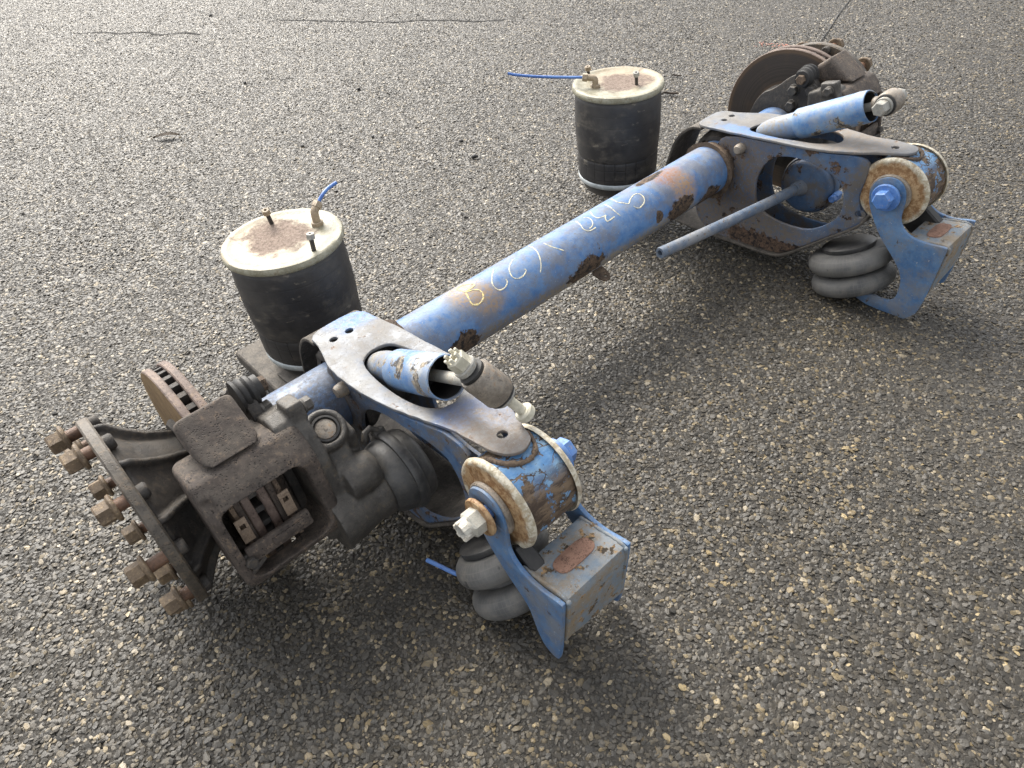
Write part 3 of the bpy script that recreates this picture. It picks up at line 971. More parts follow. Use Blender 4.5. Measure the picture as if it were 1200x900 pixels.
def build_arm(s):
    jag = []
    base_out = rounded(TOP_OUT, 2)
    for i, (a, b) in enumerate(base_out):
        k = noise.noise(Vector((a * 60, b * 60, s * 3))) * .0022
        if b > .06:
            k *= 2.2
        jag.append((a + k, b + k * .7))
    cuts = [((0, y, 0), (0, 1, 0)) for y in np.arange(-.5, .1, .02)] + [((x, 0, 0), (1, 0, 0)) for x in np.arange(.56, .74, .0125)]

    def topfn(a, b, c):
        bend = 0.0
        d = (a - .645) ** 2 / .0026 + (b + .19) ** 2 / .022        # edges of the opening are pressed slightly down
        bend = -.007 * math.exp(-max(d - .75, 0) * 2.2)
        return Vector((a, b, ztop(b) + c + bend + .0015 * noise.noise(Vector((a * 30, b * 20, s)))))
    bm = plate(jag, [rounded(TOP_U, 2), circle(.638, .022, .0085), circle(.675, .022, .0085), circle(.648, -.452, .009)], .007, .0018, topfn, cuts)
    arm = obj('trailing_arm', bm, M['plate'], axle, s, 40)

    def sidefn(tab, sg):
        def fn(a, b, c):
            top = ztop(a) - .0065
            return Vector((lerp_tab(a, tab) + c, a, min(b, top)))
        return fn
    cuts = [((y, 0, 0), (1, 0, 0)) for y in np.arange(-.45, .13, .03)]
    holes = [rounded(SIDE_HOLE, 2), [(-.429 + .012 * math.cos(t), .194 + .010 * math.sin(t)) for t in np.linspace(0, 6.0, 14)]]
    obj('side_plate', plate(rounded(SIDE_OUT, 2), holes, .009, .002, sidefn(XIN, 1), cuts), M['arm'], arm, s)
    obj('side_plate', plate(rounded(SIDE_OUT, 2), [rounded(SIDE_HOLE_OUT, 2)], .009, .002, sidefn(XOUT, -1), cuts), M['arm'], arm, s)

    # back wrap that bends down behind the tube and runs out to the spring seat, and the bottom skin
    def skin(prof, x0, x1, t, name, mat, smooth=50):
        pr = [Vector(p) for p in spline([(y, z, 0) for y, z in prof], 6)]
        bm = bmesh.new()
        rows = []
        for i, p in enumerate(pr):
            d = (pr[min(i + 1, len(pr) - 1)] - pr[max(i - 1, 0)]).normalized()
            nn = Vector((-d.y, d.x, 0)) * t / 2
            xa = x0(p.x) if callable(x0) else x0
            xb = x1(p.x) if callable(x1) else x1
            rows.append([bm.verts.new((xx, q.x, q.y)) for xx, q in ((xa, p - nn), (xb, p - nn), (xb, p + nn), (xa, p + nn))])
        for A, B in zip(rows, rows[1:]):
            for k in range(4):
                bm.faces.new((A[k], A[(k + 1) % 4], B[(k + 1) % 4], B[k]))
        bm.faces.new(rows[0][::-1])
        bm.faces.new(rows[-1])
        bmesh.ops.recalc_face_normals(bm, faces=bm.faces)
        ed = [e for e in bm.edges if abs(e.calc_face_angle(0)) > R(60)]
        bmesh.ops.bevel(bm, geom=ed, offset=.0018, segments=2, profile=.5, affect='EDGES')
        return obj(name, bm, mat, arm, s, smooth)
    skin([(.055, ztop(.055) - .008), (.088, .305), (.118, .284), (.145, .245), (.162, .195), (.178, .140), (.205, .095), (.26, .064), (.33, .052), (.37, .050)], .578, .706, .008, 'rear_wrap', M['seat'])
    skin([(.13, .004), (.0, .001), (-.12, .004), (-.225, .010), (-.268, .030), (-.31, .064), (-.362, .106), (-.43, .160), (-.452, .20)],
         lambda y: lerp_tab(y, XIN) - .010, lambda y: lerp_tab(y, XOUT) + .010, .007, 'bottom_skin', M['seat'])
    # weld collar and clamp lump round the tube inside the arm
    for xx in (.560,):
        sg = -1
        bm = bmesh.new()
        w = 1.0 if xx < .6 else .45
        lathe(bm, [(RT - .002, -.014 * sg), (RT + .002, -.012 * sg), (RT + .004 * w, -.002 * sg), (RT + .008 * w, .006 * sg), (RT + .013 * w, .020 * sg), (RT - .002, .020 * sg)], (xx, 0, TUBE_Z), (1, 0, 0), 64)
        for v in bm.verts:
            k = noise.noise(v.co * 30) * .004 + noise.noise(v.co * 120) * .0022
            d = Vector((0, v.co.y, v.co.z - TUBE_Z)).normalized()
            v.co += d * k
            v.co.x += noise.noise(v.co * 37 + Vector((5, 1, 2))) * .004
        bmesh.ops.recalc_face_normals(bm, faces=bm.faces)
        obj('weld_collar', bm, M['weld_rust'], arm, s, 60)
    bm = bmesh.new()
    lathe(bm, [(RT - .002, .590)] + [(RT + .010 + .010 * math.sin(t * 5.2) ** 2, .590 + .112 * t) for t in np.linspace(0, 1, 24)] + [(RT - .002, .702)], (0, 0, TUBE_Z), (1, 0, 0), 72)
    for v in bm.verts:
        k = noise.noise(v.co * 26) * .012 + noise.noise(v.co * 75) * .006
        v.co += Vector((0, v.co.y, v.co.z - TUBE_Z)).normalized() * (k + .004)
    bmesh.ops.recalc_face_normals(bm, faces=bm.faces)
    obj('axle_seat', bm, M['iron_dark'], arm, s, 60)
    bm = bmesh.new()
    if s == 1:
        lathe(bm, [(0, -.022), (.010, -.021), (.013, -.016), (.0145, -.004), (.0145, .004), (0, .004)], (.571, -.082, .292), (1, 0, 0), 20)
    else:
        lathe(bm, [(0, .022), (.010, .021), (.013, .016), (.0145, .004), (.0145, -.004), (0, -.004)], (.726, -.085, .292), (1, 0, 0), 20)
    obj('button_bolt', bm, M['grey_steel'], arm, s, 40)
    # bush housing at the front end
    RH = .0785
    bm = bmesh.new()
    lathe(bm, [(RH - .012, .604), (RH - .002, .604), (RH, .607)] + [(RH + .0008 * noise.noise(Vector((x * 80, 0, 0))), x) for x in np.linspace(.62, .69, 8)] + [(RH, .700), (RH - .002, .703), (RH - .012, .703)],
          (0, PIV.y, PIV.z), (1, 0, 0), 64, True)
    obj('bush_housing', bm, M['flake'], arm, s, 40)
    # brown weld bead along the front rim of the top plate
    bm = bmesh.new()
    pts = []
    for a, b in [(.612, -.468), (.622, -.497), (.638, -.512), (.660, -.512), (.684, -.494), (.694, -.462)]:
        dy = b - PIV.y
        pts.append((a, b, PIV.z + math.sqrt(max(RH ** 2 - dy * dy, 0)) + .0015))
    pp = spline(pts, 6)
    pipe(bm, pp, [.0045 + .003 * noise.noise(p * 160) for p in pp], 10)
    obj('weld_bead', bm, M['weld_rust'], arm, s, 60)
    return arm


# --- pivot bush with its bolt
def build_pivot(s):
    c = (0, PIV.y, PIV.z)
    bm = bmesh.new()
    lathe(bm, [(.02, .598), (.060, .598), (.066, .604), (.066, .702), (.060, .708), (.02, .708)], c, (1, 0, 0), 40, True)
    piv = obj('pivot_bush', bm, M['black'], axle, s, 40)
    RW = .0856
    for (x, sg) in ((.598, -1), (.709, 1)):
        bm = bmesh.new()
        P = [(.016, .004), (.048, .004), (.056, .0015), (.070, .0005), (.078, .002), (.083, .000), (RW, -.006), (RW - .002, -.010), (.080, -.0055), (.070, -.0035), (.016, -.002)]
        lathe(bm, [(r, x + sg * d) for r, d in P], c, (1, 0, 0), 64, True)
        obj('bush_washer', bm, M['washer'], piv, s, 50)
        bm = bmesh.new()
        lathe(bm, [(r, x + sg * d) for r, d in ((.016, .0035), (.047, .0035), (.0495, .006), (.0495, .011), (.047, .0135), (.038, .0135), (.036, .016), (.016, .016))], c, (1, 0, 0), 48, True)
        obj('thrust_ring', bm, M['grey_steel'], piv, s, 40)
    # bolt: blue hex head inboard, castellated nut outboard
    bm = bmesh.new()
    lathe(bm, solid(.0125, .55, .772), c, (1, 0, 0), 20)
    lathe(bm, [(.010, .571), (.033, .571), (.034, .569), (.034, .565), (.032, .563), (.010, .563)], c, (1, 0, 0), 36, True)
    hexnut(bm, (.563, PIV.y, PIV.z), (-1, 0, 0), .040, 0, .022, 0, .3)
    obj('pivot_bolt', bm, M['bright_blue'], piv, s, 30)
    bm = bmesh.new()
    lathe(bm, [(.010, .737), (.033, .737), (.0345, .739), (.0345, .743), (.033, .745), (.010, .745)], c, (1, 0, 0), 36, True)
    obj('flat_washer', bm, M['washer'], piv, s, 30)
    bm = bmesh.new()
    hexnut(bm, (.745, PIV.y, PIV.z), (1, 0, 0), .039, 0, .022, .012, .55)
    lathe(bm, [(.0115, .762), (.017, .762), (.0178, .765), (.0165, .778), (.0150, .782), (.0125, .782), (.0115, .776)], c, (1, 0, 0), 24, True)
    for k in range(6):
        a = 2 * math.pi * k / 6 + .55
        rot = Matrix.Rotation(a, 3, 'X')
        box(bm, Vector(c) + Vector((.777, 0, 0)) + rot @ Vector((0, 0, .0150)), (.012, .0085, .005), rot, .001)
    obj('castle_nut', bm, M['zinc_white'], piv, s, 30)
    return piv


# --- hanger bracket
HANG = [(-.533, .272), (-.531, .225), (-.545, .202), (-.568, .188), (-.605, .184), (-.654, .196), (-.656, .188), (-.640, .012), (-.630, -.002), (-.604, .006), (-.590, .030), (-.580, .066), (-.571, .10),
        (-.540, .128), (-.502, .166), (-.470, .205), (-.448, .240), (-.443, .275), (-.455, .305), (-.49, .320), (-.52, .307)]
HANG_STRAP = [(-.533, .272), (-.531, .225), (-.545, .202), (-.568, .188), (-.605, .184), (-.654, .190), (-.656, .182), (-.642, -.002), (-.622, -.030), (-.598, -.052), (-.570, -.050), (-.480, -.030), (-.478, -.018),
              (-.520, .000), (-.550, -.006), (-.575, .004), (-.580, .030), (-.578, .066), (-.568, .09), (-.540, .124), (-.502, .160), (-.470, .203), (-.448, .240), (-.443, .275), (-.455, .305), (-.49, .320), (-.52, .307)]


def build_hanger(s):
    zmin = gz(s * .6) + .002

    def fn(x):
        return lambda a, b, c: Vector((x + c + .010 * math.exp(-((a + .49) ** 2 + (b - .272) ** 2) / .004) * (1 if x < .6 else -1), a, max(b, zmin)))
    cutsb = [((0, z, 0), (0, 1, 0)) for z in np.arange(.0, .3, .04)]
    # cross plate on top: one mesh with the front face bent down
    zf = .190 if s == 1 else .198
    bm = bmesh.new()
    pr = [(-.556, zf - .018), (-.60, zf - .012), (-.640, zf - .006), (-.650, zf - .008), (-.653, zf - .018), (-.647, .10), (-.643, .052)]
    rows = []
    for i, (y, z) in enumerate(pr):
        d = Vector((pr[min(i + 1, 6)][0] - pr[max(i - 1, 0)][0], pr[min(i + 1, 6)][1] - pr[max(i - 1, 0)][1]))
        d.normalize()
        n2 = Vector((-d.y, d.x)) * .004
        rows.append([])
        for k in range(9):
            x = .584 + (.724 - .584) * k / 8
            zz = z
            if i == 6:
                zz = z + .018 * (x - .584) / .14 + .004 * noise.noise(Vector((x * 60, s, 0)))
            rows[-1].append((bm.verts.new((x, y + n2.x, zz + n2.y)), bm.verts.new((x, y - n2.x, zz - n2.y))))
    for A, B in zip(rows, rows[1:]):
        for k in range(8):
            bm.faces.new((A[k][0], A[k + 1][0], B[k + 1][0], B[k][0]))
            bm.faces.new((A[k][1], B[k][1], B[k + 1][1], A[k + 1][1]))
    for A in (rows[0], rows[-1]):
        for k in range(8):
            bm.faces.new((A[k][0], A[k][1], A[k + 1][1], A[k + 1][0]))
    for A, B in zip(rows, rows[1:]):
        for k in (0, 8):
            bm.faces.new((A[k][0], B[k][0], B[k][1], A[k][1]))
    bmesh.ops.recalc_face_normals(bm, faces=bm.faces)
    hg = obj('hanger_bracket', bm, M['hanger_top'], axle, s, 50)
    hole = circle(PIV.y, PIV.z, .0135, 20)
    obj('side_plate', plate(rounded(HANG_STRAP if s == 1 else HANG, 2), [hole], .009, .0022, fn(.5785), cutsb), M['hanger'], hg, s)
    obj('side_plate', plate(rounded(HANG, 2), [hole], .009, .0022, fn(.7295), cutsb), M['hanger'], hg, s)
    for x in (.5835, .7245):
        bm = bmesh.new()
        pp = spline([Vector((x + (.004 if x < .6 else -.004), y - (.003 if k > 2 else 0), z + (.003 if k < 3 else 0))) for k, (y, z) in enumerate(pr[:6])], 8)
        pipe(bm, pp, [.0034 + .0022 * noise.noise(p * 190) for p in pp], 8)
        obj('weld_bead', bm, M['hanger_top'], hg, s, 60)
    # rusty oblong patch welded on top
    L = []
    for k in range(24):
        t = 2 * math.pi * k / 24
        L.append((.654 + .040 * math.copysign(abs(math.cos(t)) ** .55, math.cos(t)) + .0015 * noise.noise(Vector((k, s, 0))), -.604 + .0185 * math.copysign(abs(math.sin(t)) ** .7, math.sin(t))))
    obj('rusty_patch', plate(L, [], .004, .001, lambda a, b, c: Vector((a, b, zf - .012 - (b + .60) * .15 + .0045 + c + .0008 * noise.noise(Vector((a * 200, b * 200, 0)))))), M['rust_patch'], hg, s)
    # stop block between the plates
    bm = bmesh.new()
    box(bm, (.705, -.545, .165), (.028, .070, .075), Matrix.Rotation(R(35), 3, 'X'), .004)
    obj('rubber_block', bm, M['black'], hg, s)
    return hg


# --- lift bellows under the arm
def build_bellows(s):
    if s == 1:
        c1, c2, r = Vector((.620, -.424, .054)), Vector((.616, -.446, .000)), .106
    else:
        c1, c2, r = Vector((.683, -.447, .072)), Vector((.686, -.487, .022)), .092
    ax = (c1 - c2).normalized()
    h = (c1 - c2).length
    prof = []
    hh = .030
    for cz in (-h / 2, h / 2):
        for k in range(11):
            t = -math.pi / 2 + math.pi * k / 10
            prof.append((r - .034 + .034 * math.cos(t) ** .8, cz + (hh - .0025) * math.sin(t)))
    prof = [(.045, prof[0][1])] + prof + [(.045, prof[-1][1] + .002)]
    bm = bmesh.new()
    lathe(bm, prof, (0, 0, 0), (0, 0, 1), 64)
    mid = (c1 + c2) / 2
    o = obj('lift_bellows', bm, M['bellows'], axle, 1, 60)
    o.rotation_euler = Vector((s * ax.x, ax.y, ax.z)).to_track_quat('Z', 'Y').to_euler()
    o.location = (s * mid.x, mid.y, mid.z)
    bm = bmesh.new()
    lathe(bm, [(0, h / 2 + hh - .004), (.062, h / 2 + hh - .004), (.067, h / 2 + hh + .002), (.067, h / 2 + hh + .010), (.060, h / 2 + hh + .014), (0, h / 2 + hh + .014)], (0, 0, 0), (0, 0, 1), 48)
    obj('bead_plate', bm, M['chamber'], o, 1, 40)
    if s == -1:
        bm = bmesh.new()
        inv = o.rotation_euler.to_matrix().transposed()
        pts = [inv @ (Vector(p) - o.location) for p in ((-.780, -.340, .046), (-.772, -.368, .047), (-.758, -.405, .042), (-.735, -.44, .035))]
        pipe(bm, spline(pts, 5), .0042, 10)
        obj('air_hose', bm, M['hose'], o)
    return o


# --- shock absorber
def build_shock(s):
    if s == 1:
        a, b, e = Vector((.645, -.092, .309)), Vector((.645, -.372, .443)), Vector((.647, -.412, .460))
        phi = 0
    else:
        a, b, e = Vector((.645, -.067, .285)), Vector((.645, -.318, .399)), Vector((.645, -.428, .450))
        phi = 62
    d = (b - a).normalized()
    L = (b - a).length
    bm = bmesh.new()
    RS = .0385
    p = [(.0, .0), (.020, .0), (.026, .012), (.030, .03), (.032, .05), (.032, L * .38), (RS - .001, L * .39), (RS, L * .40)] + [(RS + .0006 * noise.noise(Vector((t * 40, s, 0))), L * t) for t in np.linspace(.45, .97, 12)]
    p += [(RS, L), (RS - .002, L + .001), (RS - .0025, L - .004), (RS - .003, L - .10), (0, L - .10)]
    lathe(bm, p, a, d, 48)
    for v in bm.verts:
        t = (v.co - a).dot(d)
        if t > L * .9:
            v.co += Vector((.002, .001, .002)) * noise.noise(v.co * 40)
    sh = obj('shock_absorber', bm, M['shock'], axle, s, 40)
    bm = bmesh.new()
    pipe(bm, [b - d * .09, e - d * .018], .0105, 16)
    obj('piston_rod', bm, M['zinc'], sh, s, 40)
    bm = bmesh.new()
    lathe(bm, [(RS - .0034, L - .003), (RS - .0036, L - .098), (0, L - .098)], a, d, 40)
    obj('dust_cover_lining', bm, M['black'], sh, s, 40)
    side = Vector((0, d.z, -d.y)) * -1 if False else Vector((1, 0, 0)).cross(d).normalized()
    if side.z > 0:
        side = -side
    # eye axis, turned about the rod: outboard end first
    if s == 1:
        ea = Vector((math.cos(R(phi)), 0, 0)) + side * math.sin(R(phi))
    else:
        ea = -(Vector((-math.cos(R(phi)), 0, 0)) * 1) - side * math.sin(R(phi))
        # in the near frame x runs outboard, so the inboard end drops
    bm = bmesh.new()
    hl = .030 if s == -1 else .021
    lathe(bm, [(.013, -hl), (.025, -hl), (.0275, -hl + .004), (.0275, hl - .004), (.025, hl), (.013, hl)], e, ea, 32, True)
    lathe(bm, [(.008, -.002), (.019, .0), (.021, .004), (.020, .012), (.013, .024), (.012, .024)], e - d * .036, d, 20)
    eye = obj('shock_eye', bm, M['grey_steel'], sh, s, 40)
    bm = bmesh.new()
    lathe(bm, [(.010, hl - .002), (.020, hl - .002), (.022, hl + .001), (.022, hl + .006), (.019, hl + .008), (.0165, hl + .010), (.0165, hl + .013), (.010, hl + .014)], e, ea, 28)
    obj('rubber_seal', bm, M['black'], sh, s, 40)
    bm = bmesh.new()
    lathe(bm, [(.010, -hl + .001), (.0225, -hl + .001), (.0245, -hl - .001), (.0245, -hl - .004), (.021, -hl - .006), (.010, -hl - .006)], e, ea, 28)
    obj('rubber_seal', bm, M['black'], sh, s, 40)
    for wp in ([(.009, -hl - .012), (.019, -hl - .012), (.0205, -hl - .010), (.0205, -hl - .004), (.017, -hl), (.009, -hl)],
               [(.009, hl + .012), (.0185, hl + .012), (.0195, hl + .015), (.0195, hl + .020), (.018, hl + .022), (.009, hl + .022)]):
        bm = bmesh.new()
        lathe(bm, wp, e, ea, 28, True)
        obj('eye_washer', bm, M['zinc'], sh, s, 35)
    bm = bmesh.new()
    if s == -1:
        hexnut(bm, e, ea, .029, hl + .020, hl + .042, .009)
        for k in range(6):
            rot = ea.to_track_quat('Z', 'X').to_matrix() @ Matrix.Rotation(math.pi / 3 * k, 3, 'Z')
            box(bm, e + ea * (hl + .045) + rot @ Vector((0, .0115, 0)), (.0062, .0045, .010), rot, .001)
        lathe(bm, solid(.0085, -hl - .052, hl + .03), e, ea, 16)
        lathe(bm, solid(.0165, -hl - .066, -hl - .050, .003), e, ea, 24)
    else:
        lathe(bm, solid(.0085, -hl - .03, hl + .03), e, ea, 16)
        lathe(bm, [(.009, -hl - .016), (.015, -hl - .016), (.0155, -hl - .012), (.009, -hl - .012)], e, ea, 24, True)
        hexnut(bm, e, -ea, .030, hl + .014, hl + .036, 0)
        hexnut(bm, e, ea, .028, hl + .020, hl + .036, 0)
    obj('eye_bolt', bm, M['white_stick'] if s == -1 else M['zinc'], sh, s, 32)
    return sh


# --- air springs
def build_air_spring(s):
    loc = (s * .579, .366, 0)
    bm = bmesh.new()
    pr = [(.110, .096), (.120, .098), (.1255, .106), (.1270, .118), (.1275, .135), (.1285, .168), (.1270, .1765), (.1290, .184), (.1315, .22), (.1325, .26), (.1325, .30), (.1320, .335), (.1300, .356), (.122, .366), (.10, .368)]
    pr = [tuple(p[:2]) for p in spline([(r, z, 0) for r, z in pr], 3)]
    lathe(bm, pr, (0, 0, 0), (0, 0, 1), 80)
    for v in bm.verts:
        v.co.x *= 1 + .016 * noise.noise(v.co * 9 + Vector((s, 0, 0)))
        v.co.y *= 1 + .016 * noise.noise(v.co * 9 + Vector((0, s, 5)))
    sp = obj('air_spring', bm, M['rubber'], axle, 1, 60, loc)
    bm = bmesh.new()
    RB = .1396
    lathe(bm, [(0, .3795), (.060, .3795), (.100, .3800), (.117, .3805), (.1225, .3835), (.130, .3845), (.1365, .3825), (RB, .3765), (RB - .0005, .3690), (.1345, .3645), (.120, .364), (0, .364)], (0, 0, 0), (0, 0, 1), 80)
    for v in bm.verts:
        if v.co.z > .372:
            v.co.z += .0012 * noise.noise(v.co * 28)
    lid = obj('top_lid', bm, M['lid'], sp, 1, 45)
    if s == 1:
        lid.rotation_euler = (0, 0, R(-125))
    # silver ring and piston under the rubber
    bm = bmesh.new()
    lathe(bm, [(.105, .090), (.120, .086), (.1260, .090), (.1275, .096), (.1270, .103), (.1235, .1065), (.105, .106)], (0, 0, 0), (0, 0, 1), 64, True)
    obj('clamp_ring', bm, M['silver'], sp, 1, 60)
    bm = bmesh.new()
    lathe(bm, [(0, .048), (.088, .048), (.100, .052), (.110, .064), (.116, .080), (.118, .092), (0, .092)], (0, 0, 0), (0, 0, 1), 64)
    obj('piston', bm, M['chamber'], sp, 1, 40)
    # studs on the lid
    if s == -1:
        studs = [((.020, .087), (.014, .080), .036, 'brass', .010), ((.019, -.108), (.022, -.107), .036, 'zinc', .009)]
        fit = Vector((.088, -.010, .379))
    else:
        studs = [((.019, -.057), (.012, -.060), .034, 'zinc', .010), ((-.025, .095), (-.030, .094), .036, 'brass', .009)]
        fit = Vector((-.064, .034, .379))
    for (x, y), (x2, y2), h, mk, rr in studs:
        bm = bmesh.new()
        a, b = Vector((x, y, .378)), Vector((x2, y2, .378 + h))
        pp = [a.lerp(b, t) for t in np.linspace(0, 1, 14)]
        pipe(bm, pp, [.0048 + (.0005 if i % 2 else 0) for i in range(14)], 12)
        bolt = obj('lid_stud', bm, M['iron_dark'], sp, 1, 40)
        bm = bmesh.new()
        hexnut(bm, b - Vector((0, 0, .002)), (b - a), .017, -.003, .009, .004)
        obj('stud_nut', bm, M[mk], sp, 1, 30)
    # elbow fitting and hose
    bm = bmesh.new()
    hexnut(bm, fit, (0, 0, 1), .026, -.001, .010)
    if s == -1:
        path = [fit, fit + Vector((0, 0, .020)), fit + Vector((.003, .001, .034)), fit + Vector((.016, .006, .043))]
        hose = [fit + Vector((.014, .005, .042)), fit + Vector((.035, .010, .056)), fit + Vector((.058, .017, .063)), fit + Vector((.085, .024, .064))]
    else:
        path = [fit, fit + Vector((0, 0, .018)), fit + Vector((-.003, .004, .027)), fit + Vector((-.018, .026, .030))]
        hose = [fit + Vector((-.016, .022, .030)), fit + Vector((-.055, .082, .031)), fit + Vector((-.10, .15, .034)), fit + Vector((-.135, .200, .040)), fit + Vector((-.150, .222, .045))]
    pipe(bm, spline(path, 6), .0092, 16)
    d = (path[3] - path[2]).normalized()
    hexnut(bm, path[3], d, .021, -.008, .006)
    obj('elbow_fitting', bm, M['brass'], sp, 1, 40)
    bm = bmesh.new()
    pipe(bm, spline(hose, 8), .0042, 12)
    obj('air_hose', bm, M['hose'], sp, 1, 50)
    # spring seat tray
    bm = bmesh.new()
    xa = .555 if s == -1 else .610
    xc, xw = (xa + .735) / 2, .735 - xa
    box(bm, (xc, .398, .042), (xw, .300, .010), None, .003)
    box(bm, (.732, .398, .026), (.008, .300, .034), None, .002)
    box(bm, (xc, .546, .026), (xw, .008, .034), None, .002)
    obj('spring_seat', bm, M['seat'], axle, s)
    return sp


# --- brakes: a frame turned round the axle; r = out from the axle, t = along the rim (upwards)
ER = Vector((0, -math.sin(R(77)), math.cos(R(77))))
ET = Vector((0, math.cos(R(77)), math.sin(R(77))))
def CF(x, r, t):
    return Vector((x, 0, TUBE_Z)) + ER * r + ET * t
CROT = Matrix((Vector((1, 0, 0)), ER, ET)).transposed()       # local (x, r, t) axes
if CROT.determinant() < 0:
    CROT = Matrix((Vector((1, 0, 0)), ER, ET)).transposed()


def cbox(bm, x0, x1, r0, r1, t0, t1, bev=.006, tilt=0.0):
    rot = CROT @ Matrix.Rotation(R(tilt), 3, 'X')
    box(bm, CF((x0 + x1) / 2, (r0 + r1) / 2, (t0 + t1) / 2), (abs(x1 - x0), abs(r1 - r0), abs(t1 - t0)), rot, bev, 2)


def cprism(bm, poly, x0, x1, bev=.005):
    t = plate(poly, [], abs(x1 - x0), bev, lambda a, b, c: CF((x0 + x1) / 2 + c, a, b))
    join(bm, t)


XD0, XD1, RD = .956, 1.000, .215


def build_disc(s):
    c = (0, 0, TUBE_Z)
    bm = bmesh.new()
    for x0, x1 in ((XD0, XD0 + .0145), (XD1 - .0145, XD1)):
        lathe(bm, [(.105, x0), (.198, x0), (RD - .002, x0), (RD, x0 + .002), (RD, x1 - .002), (RD - .002, x1), (.105, x1)], c, (1, 0, 0), 96, True)
    me_edge = obj('brake_disc', bm, M['disc_edge'], axle, s, 30)
    me_edge.data.materials.append(M['disc_face'])
    me_edge.data.materials.append(M['disc_outer'])
    for p in me_edge.data.polygons:
        cc = p.center
        if abs(p.normal.x) > .9 and abs(cc.x) < XD0 + .001:
            p.material_index = 1
        elif abs(p.normal.x) > .9 and abs(cc.x) > XD1 - .001:
            p.material_index = 2
    bm = bmesh.new()
    nv = 44
    for k in range(nv):
        a = 2 * math.pi * (k + .3) / nv
        rot = Matrix.Rotation(a, 3, 'X')
        box(bm, Vector(c) + rot @ Vector(((XD0 + XD1) / 2, 0, .165)), (.018, .0105, .090), rot, 0)
    obj('disc_vane', bm, M['iron_dark'], me_edge, s, 0)['kind'] = 'stuff'
    bm = bmesh.new()
    lathe(bm, [(.075, .94), (.112, .94), (.118, .945), (.118, 1.005), (.112, 1.012), (.075, 1.012)], c, (1, 0, 0), 64, True)
    for k in range(10):
        a = 2 * math.pi * k / 10
        hexnut(bm, Vector(c) + Vector((.941, .098 * math.sin(a), .098 * math.cos(a))), (-1, 0, 0), .019, 0, .012)
    obj('disc_bell', bm, M['iron_dark'], me_edge, s, 30)
    return me_edge


XF, RF = 1.130, .1905
def build_hub(s):
    c = (0, 0, TUBE_Z)
    bm = bmesh.new()
    lathe(bm, [(.060, .93), (.080, .93), (.088, .97), (.094, 1.005), (.104, 1.030), (.118, 1.055), (.136, 1.080), (.156, 1.098), (.166, 1.106), (.166, 1.112), (.060, 1.112)], c, (1, 0, 0), 64, True)
    for k in range(10):
        a = R(4 + 18) + 2 * math.pi * k / 10
        rot = Matrix.Rotation(a, 3, 'X')
        pf = [(1.012, .080), (1.005, .104), (1.030, .118), (1.055, .134), (1.080, .158), (1.096, .178), (1.112, .183), (1.112, .080)]
        t = plate(pf, [], .011, .002, lambda p, q, w: Vector(c) + rot @ Vector((p, w, q)))
        join(bm, t)
    hub = cast('wheel_hub', bm, M['iron_dark'], axle, s, .0032, 4)
    bm = bmesh.new()
    prof = [(.088, XF - .020), (RF - .003, XF - .020), (RF, XF - .017), (RF, XF - .003), (RF - .003, XF), (.150, XF), (.146, XF - .005), (.100, XF - .006), (.088, XF - .006)]
    lathe(bm, prof, c, (1, 0, 0), 96, True)
    obj('wheel_flange', bm, M['flange'], hub, s, 35)
    bm = bmesh.new()
    lathe(bm, [(.0, 1.098), (.060, 1.098), (.062, 1.10), (.062, 1.118), (.058, 1.122), (0, 1.124)], c, (1, 0, 0), 40)
    obj('hub_cap', bm, M['iron_dark'], hub, s, 35)
    # studs and nuts, each at its own depth
    off = [.022, .024, .036, .023, .017, .013, .020, .022, .018, .028]
    off_far = [.03] * 10
    for k in range(10):
        a = R(4 + 36 * k)
        p = Vector((0, -.174 * math.sin(a), TUBE_Z + .174 * math.cos(a)))
        d = off[k] if s == -1 else off_far[k]
        bm = bmesh.new()
        n = 16
        pts = [p + Vector((XF - .024 + (d + .034) * i / n, 0, 0)) for i in range(n + 1)]
        pipe(bm, pts, [.0108 + (.0005 if i % 2 else 0) for i in range(n + 1)], 14)
        st = obj('wheel_stud', bm, M['stud'], hub, s, 40)
        bm = bmesh.new()
        lathe(bm, [(0, XF - .034), (.011, XF - .034), (.0135, XF - .031), (.0135, XF - .0195), (0, XF - .0195)], p, (1, 0, 0), 18)
        obj('stud_head', bm, M['iron_dark'], hub, s, 35)
        bm = bmesh.new()
        x0 = XF + d - .008
        lathe(bm, [(.0112, x0), (.0215, x0), (.0235, x0 + .002), (.0235, x0 + .0055), (.0195, x0 + .0085), (.0112, x0 + .009)], p, (1, 0, 0), 24, True)
        hexnut(bm, p + Vector((x0 + .007, 0, 0)), (1, 0, 0), .033, 0, .024, .0112, rnd.uniform(0, 1))
        obj('wheel_nut', bm, M['nut'], hub, s, 30)
    return hub


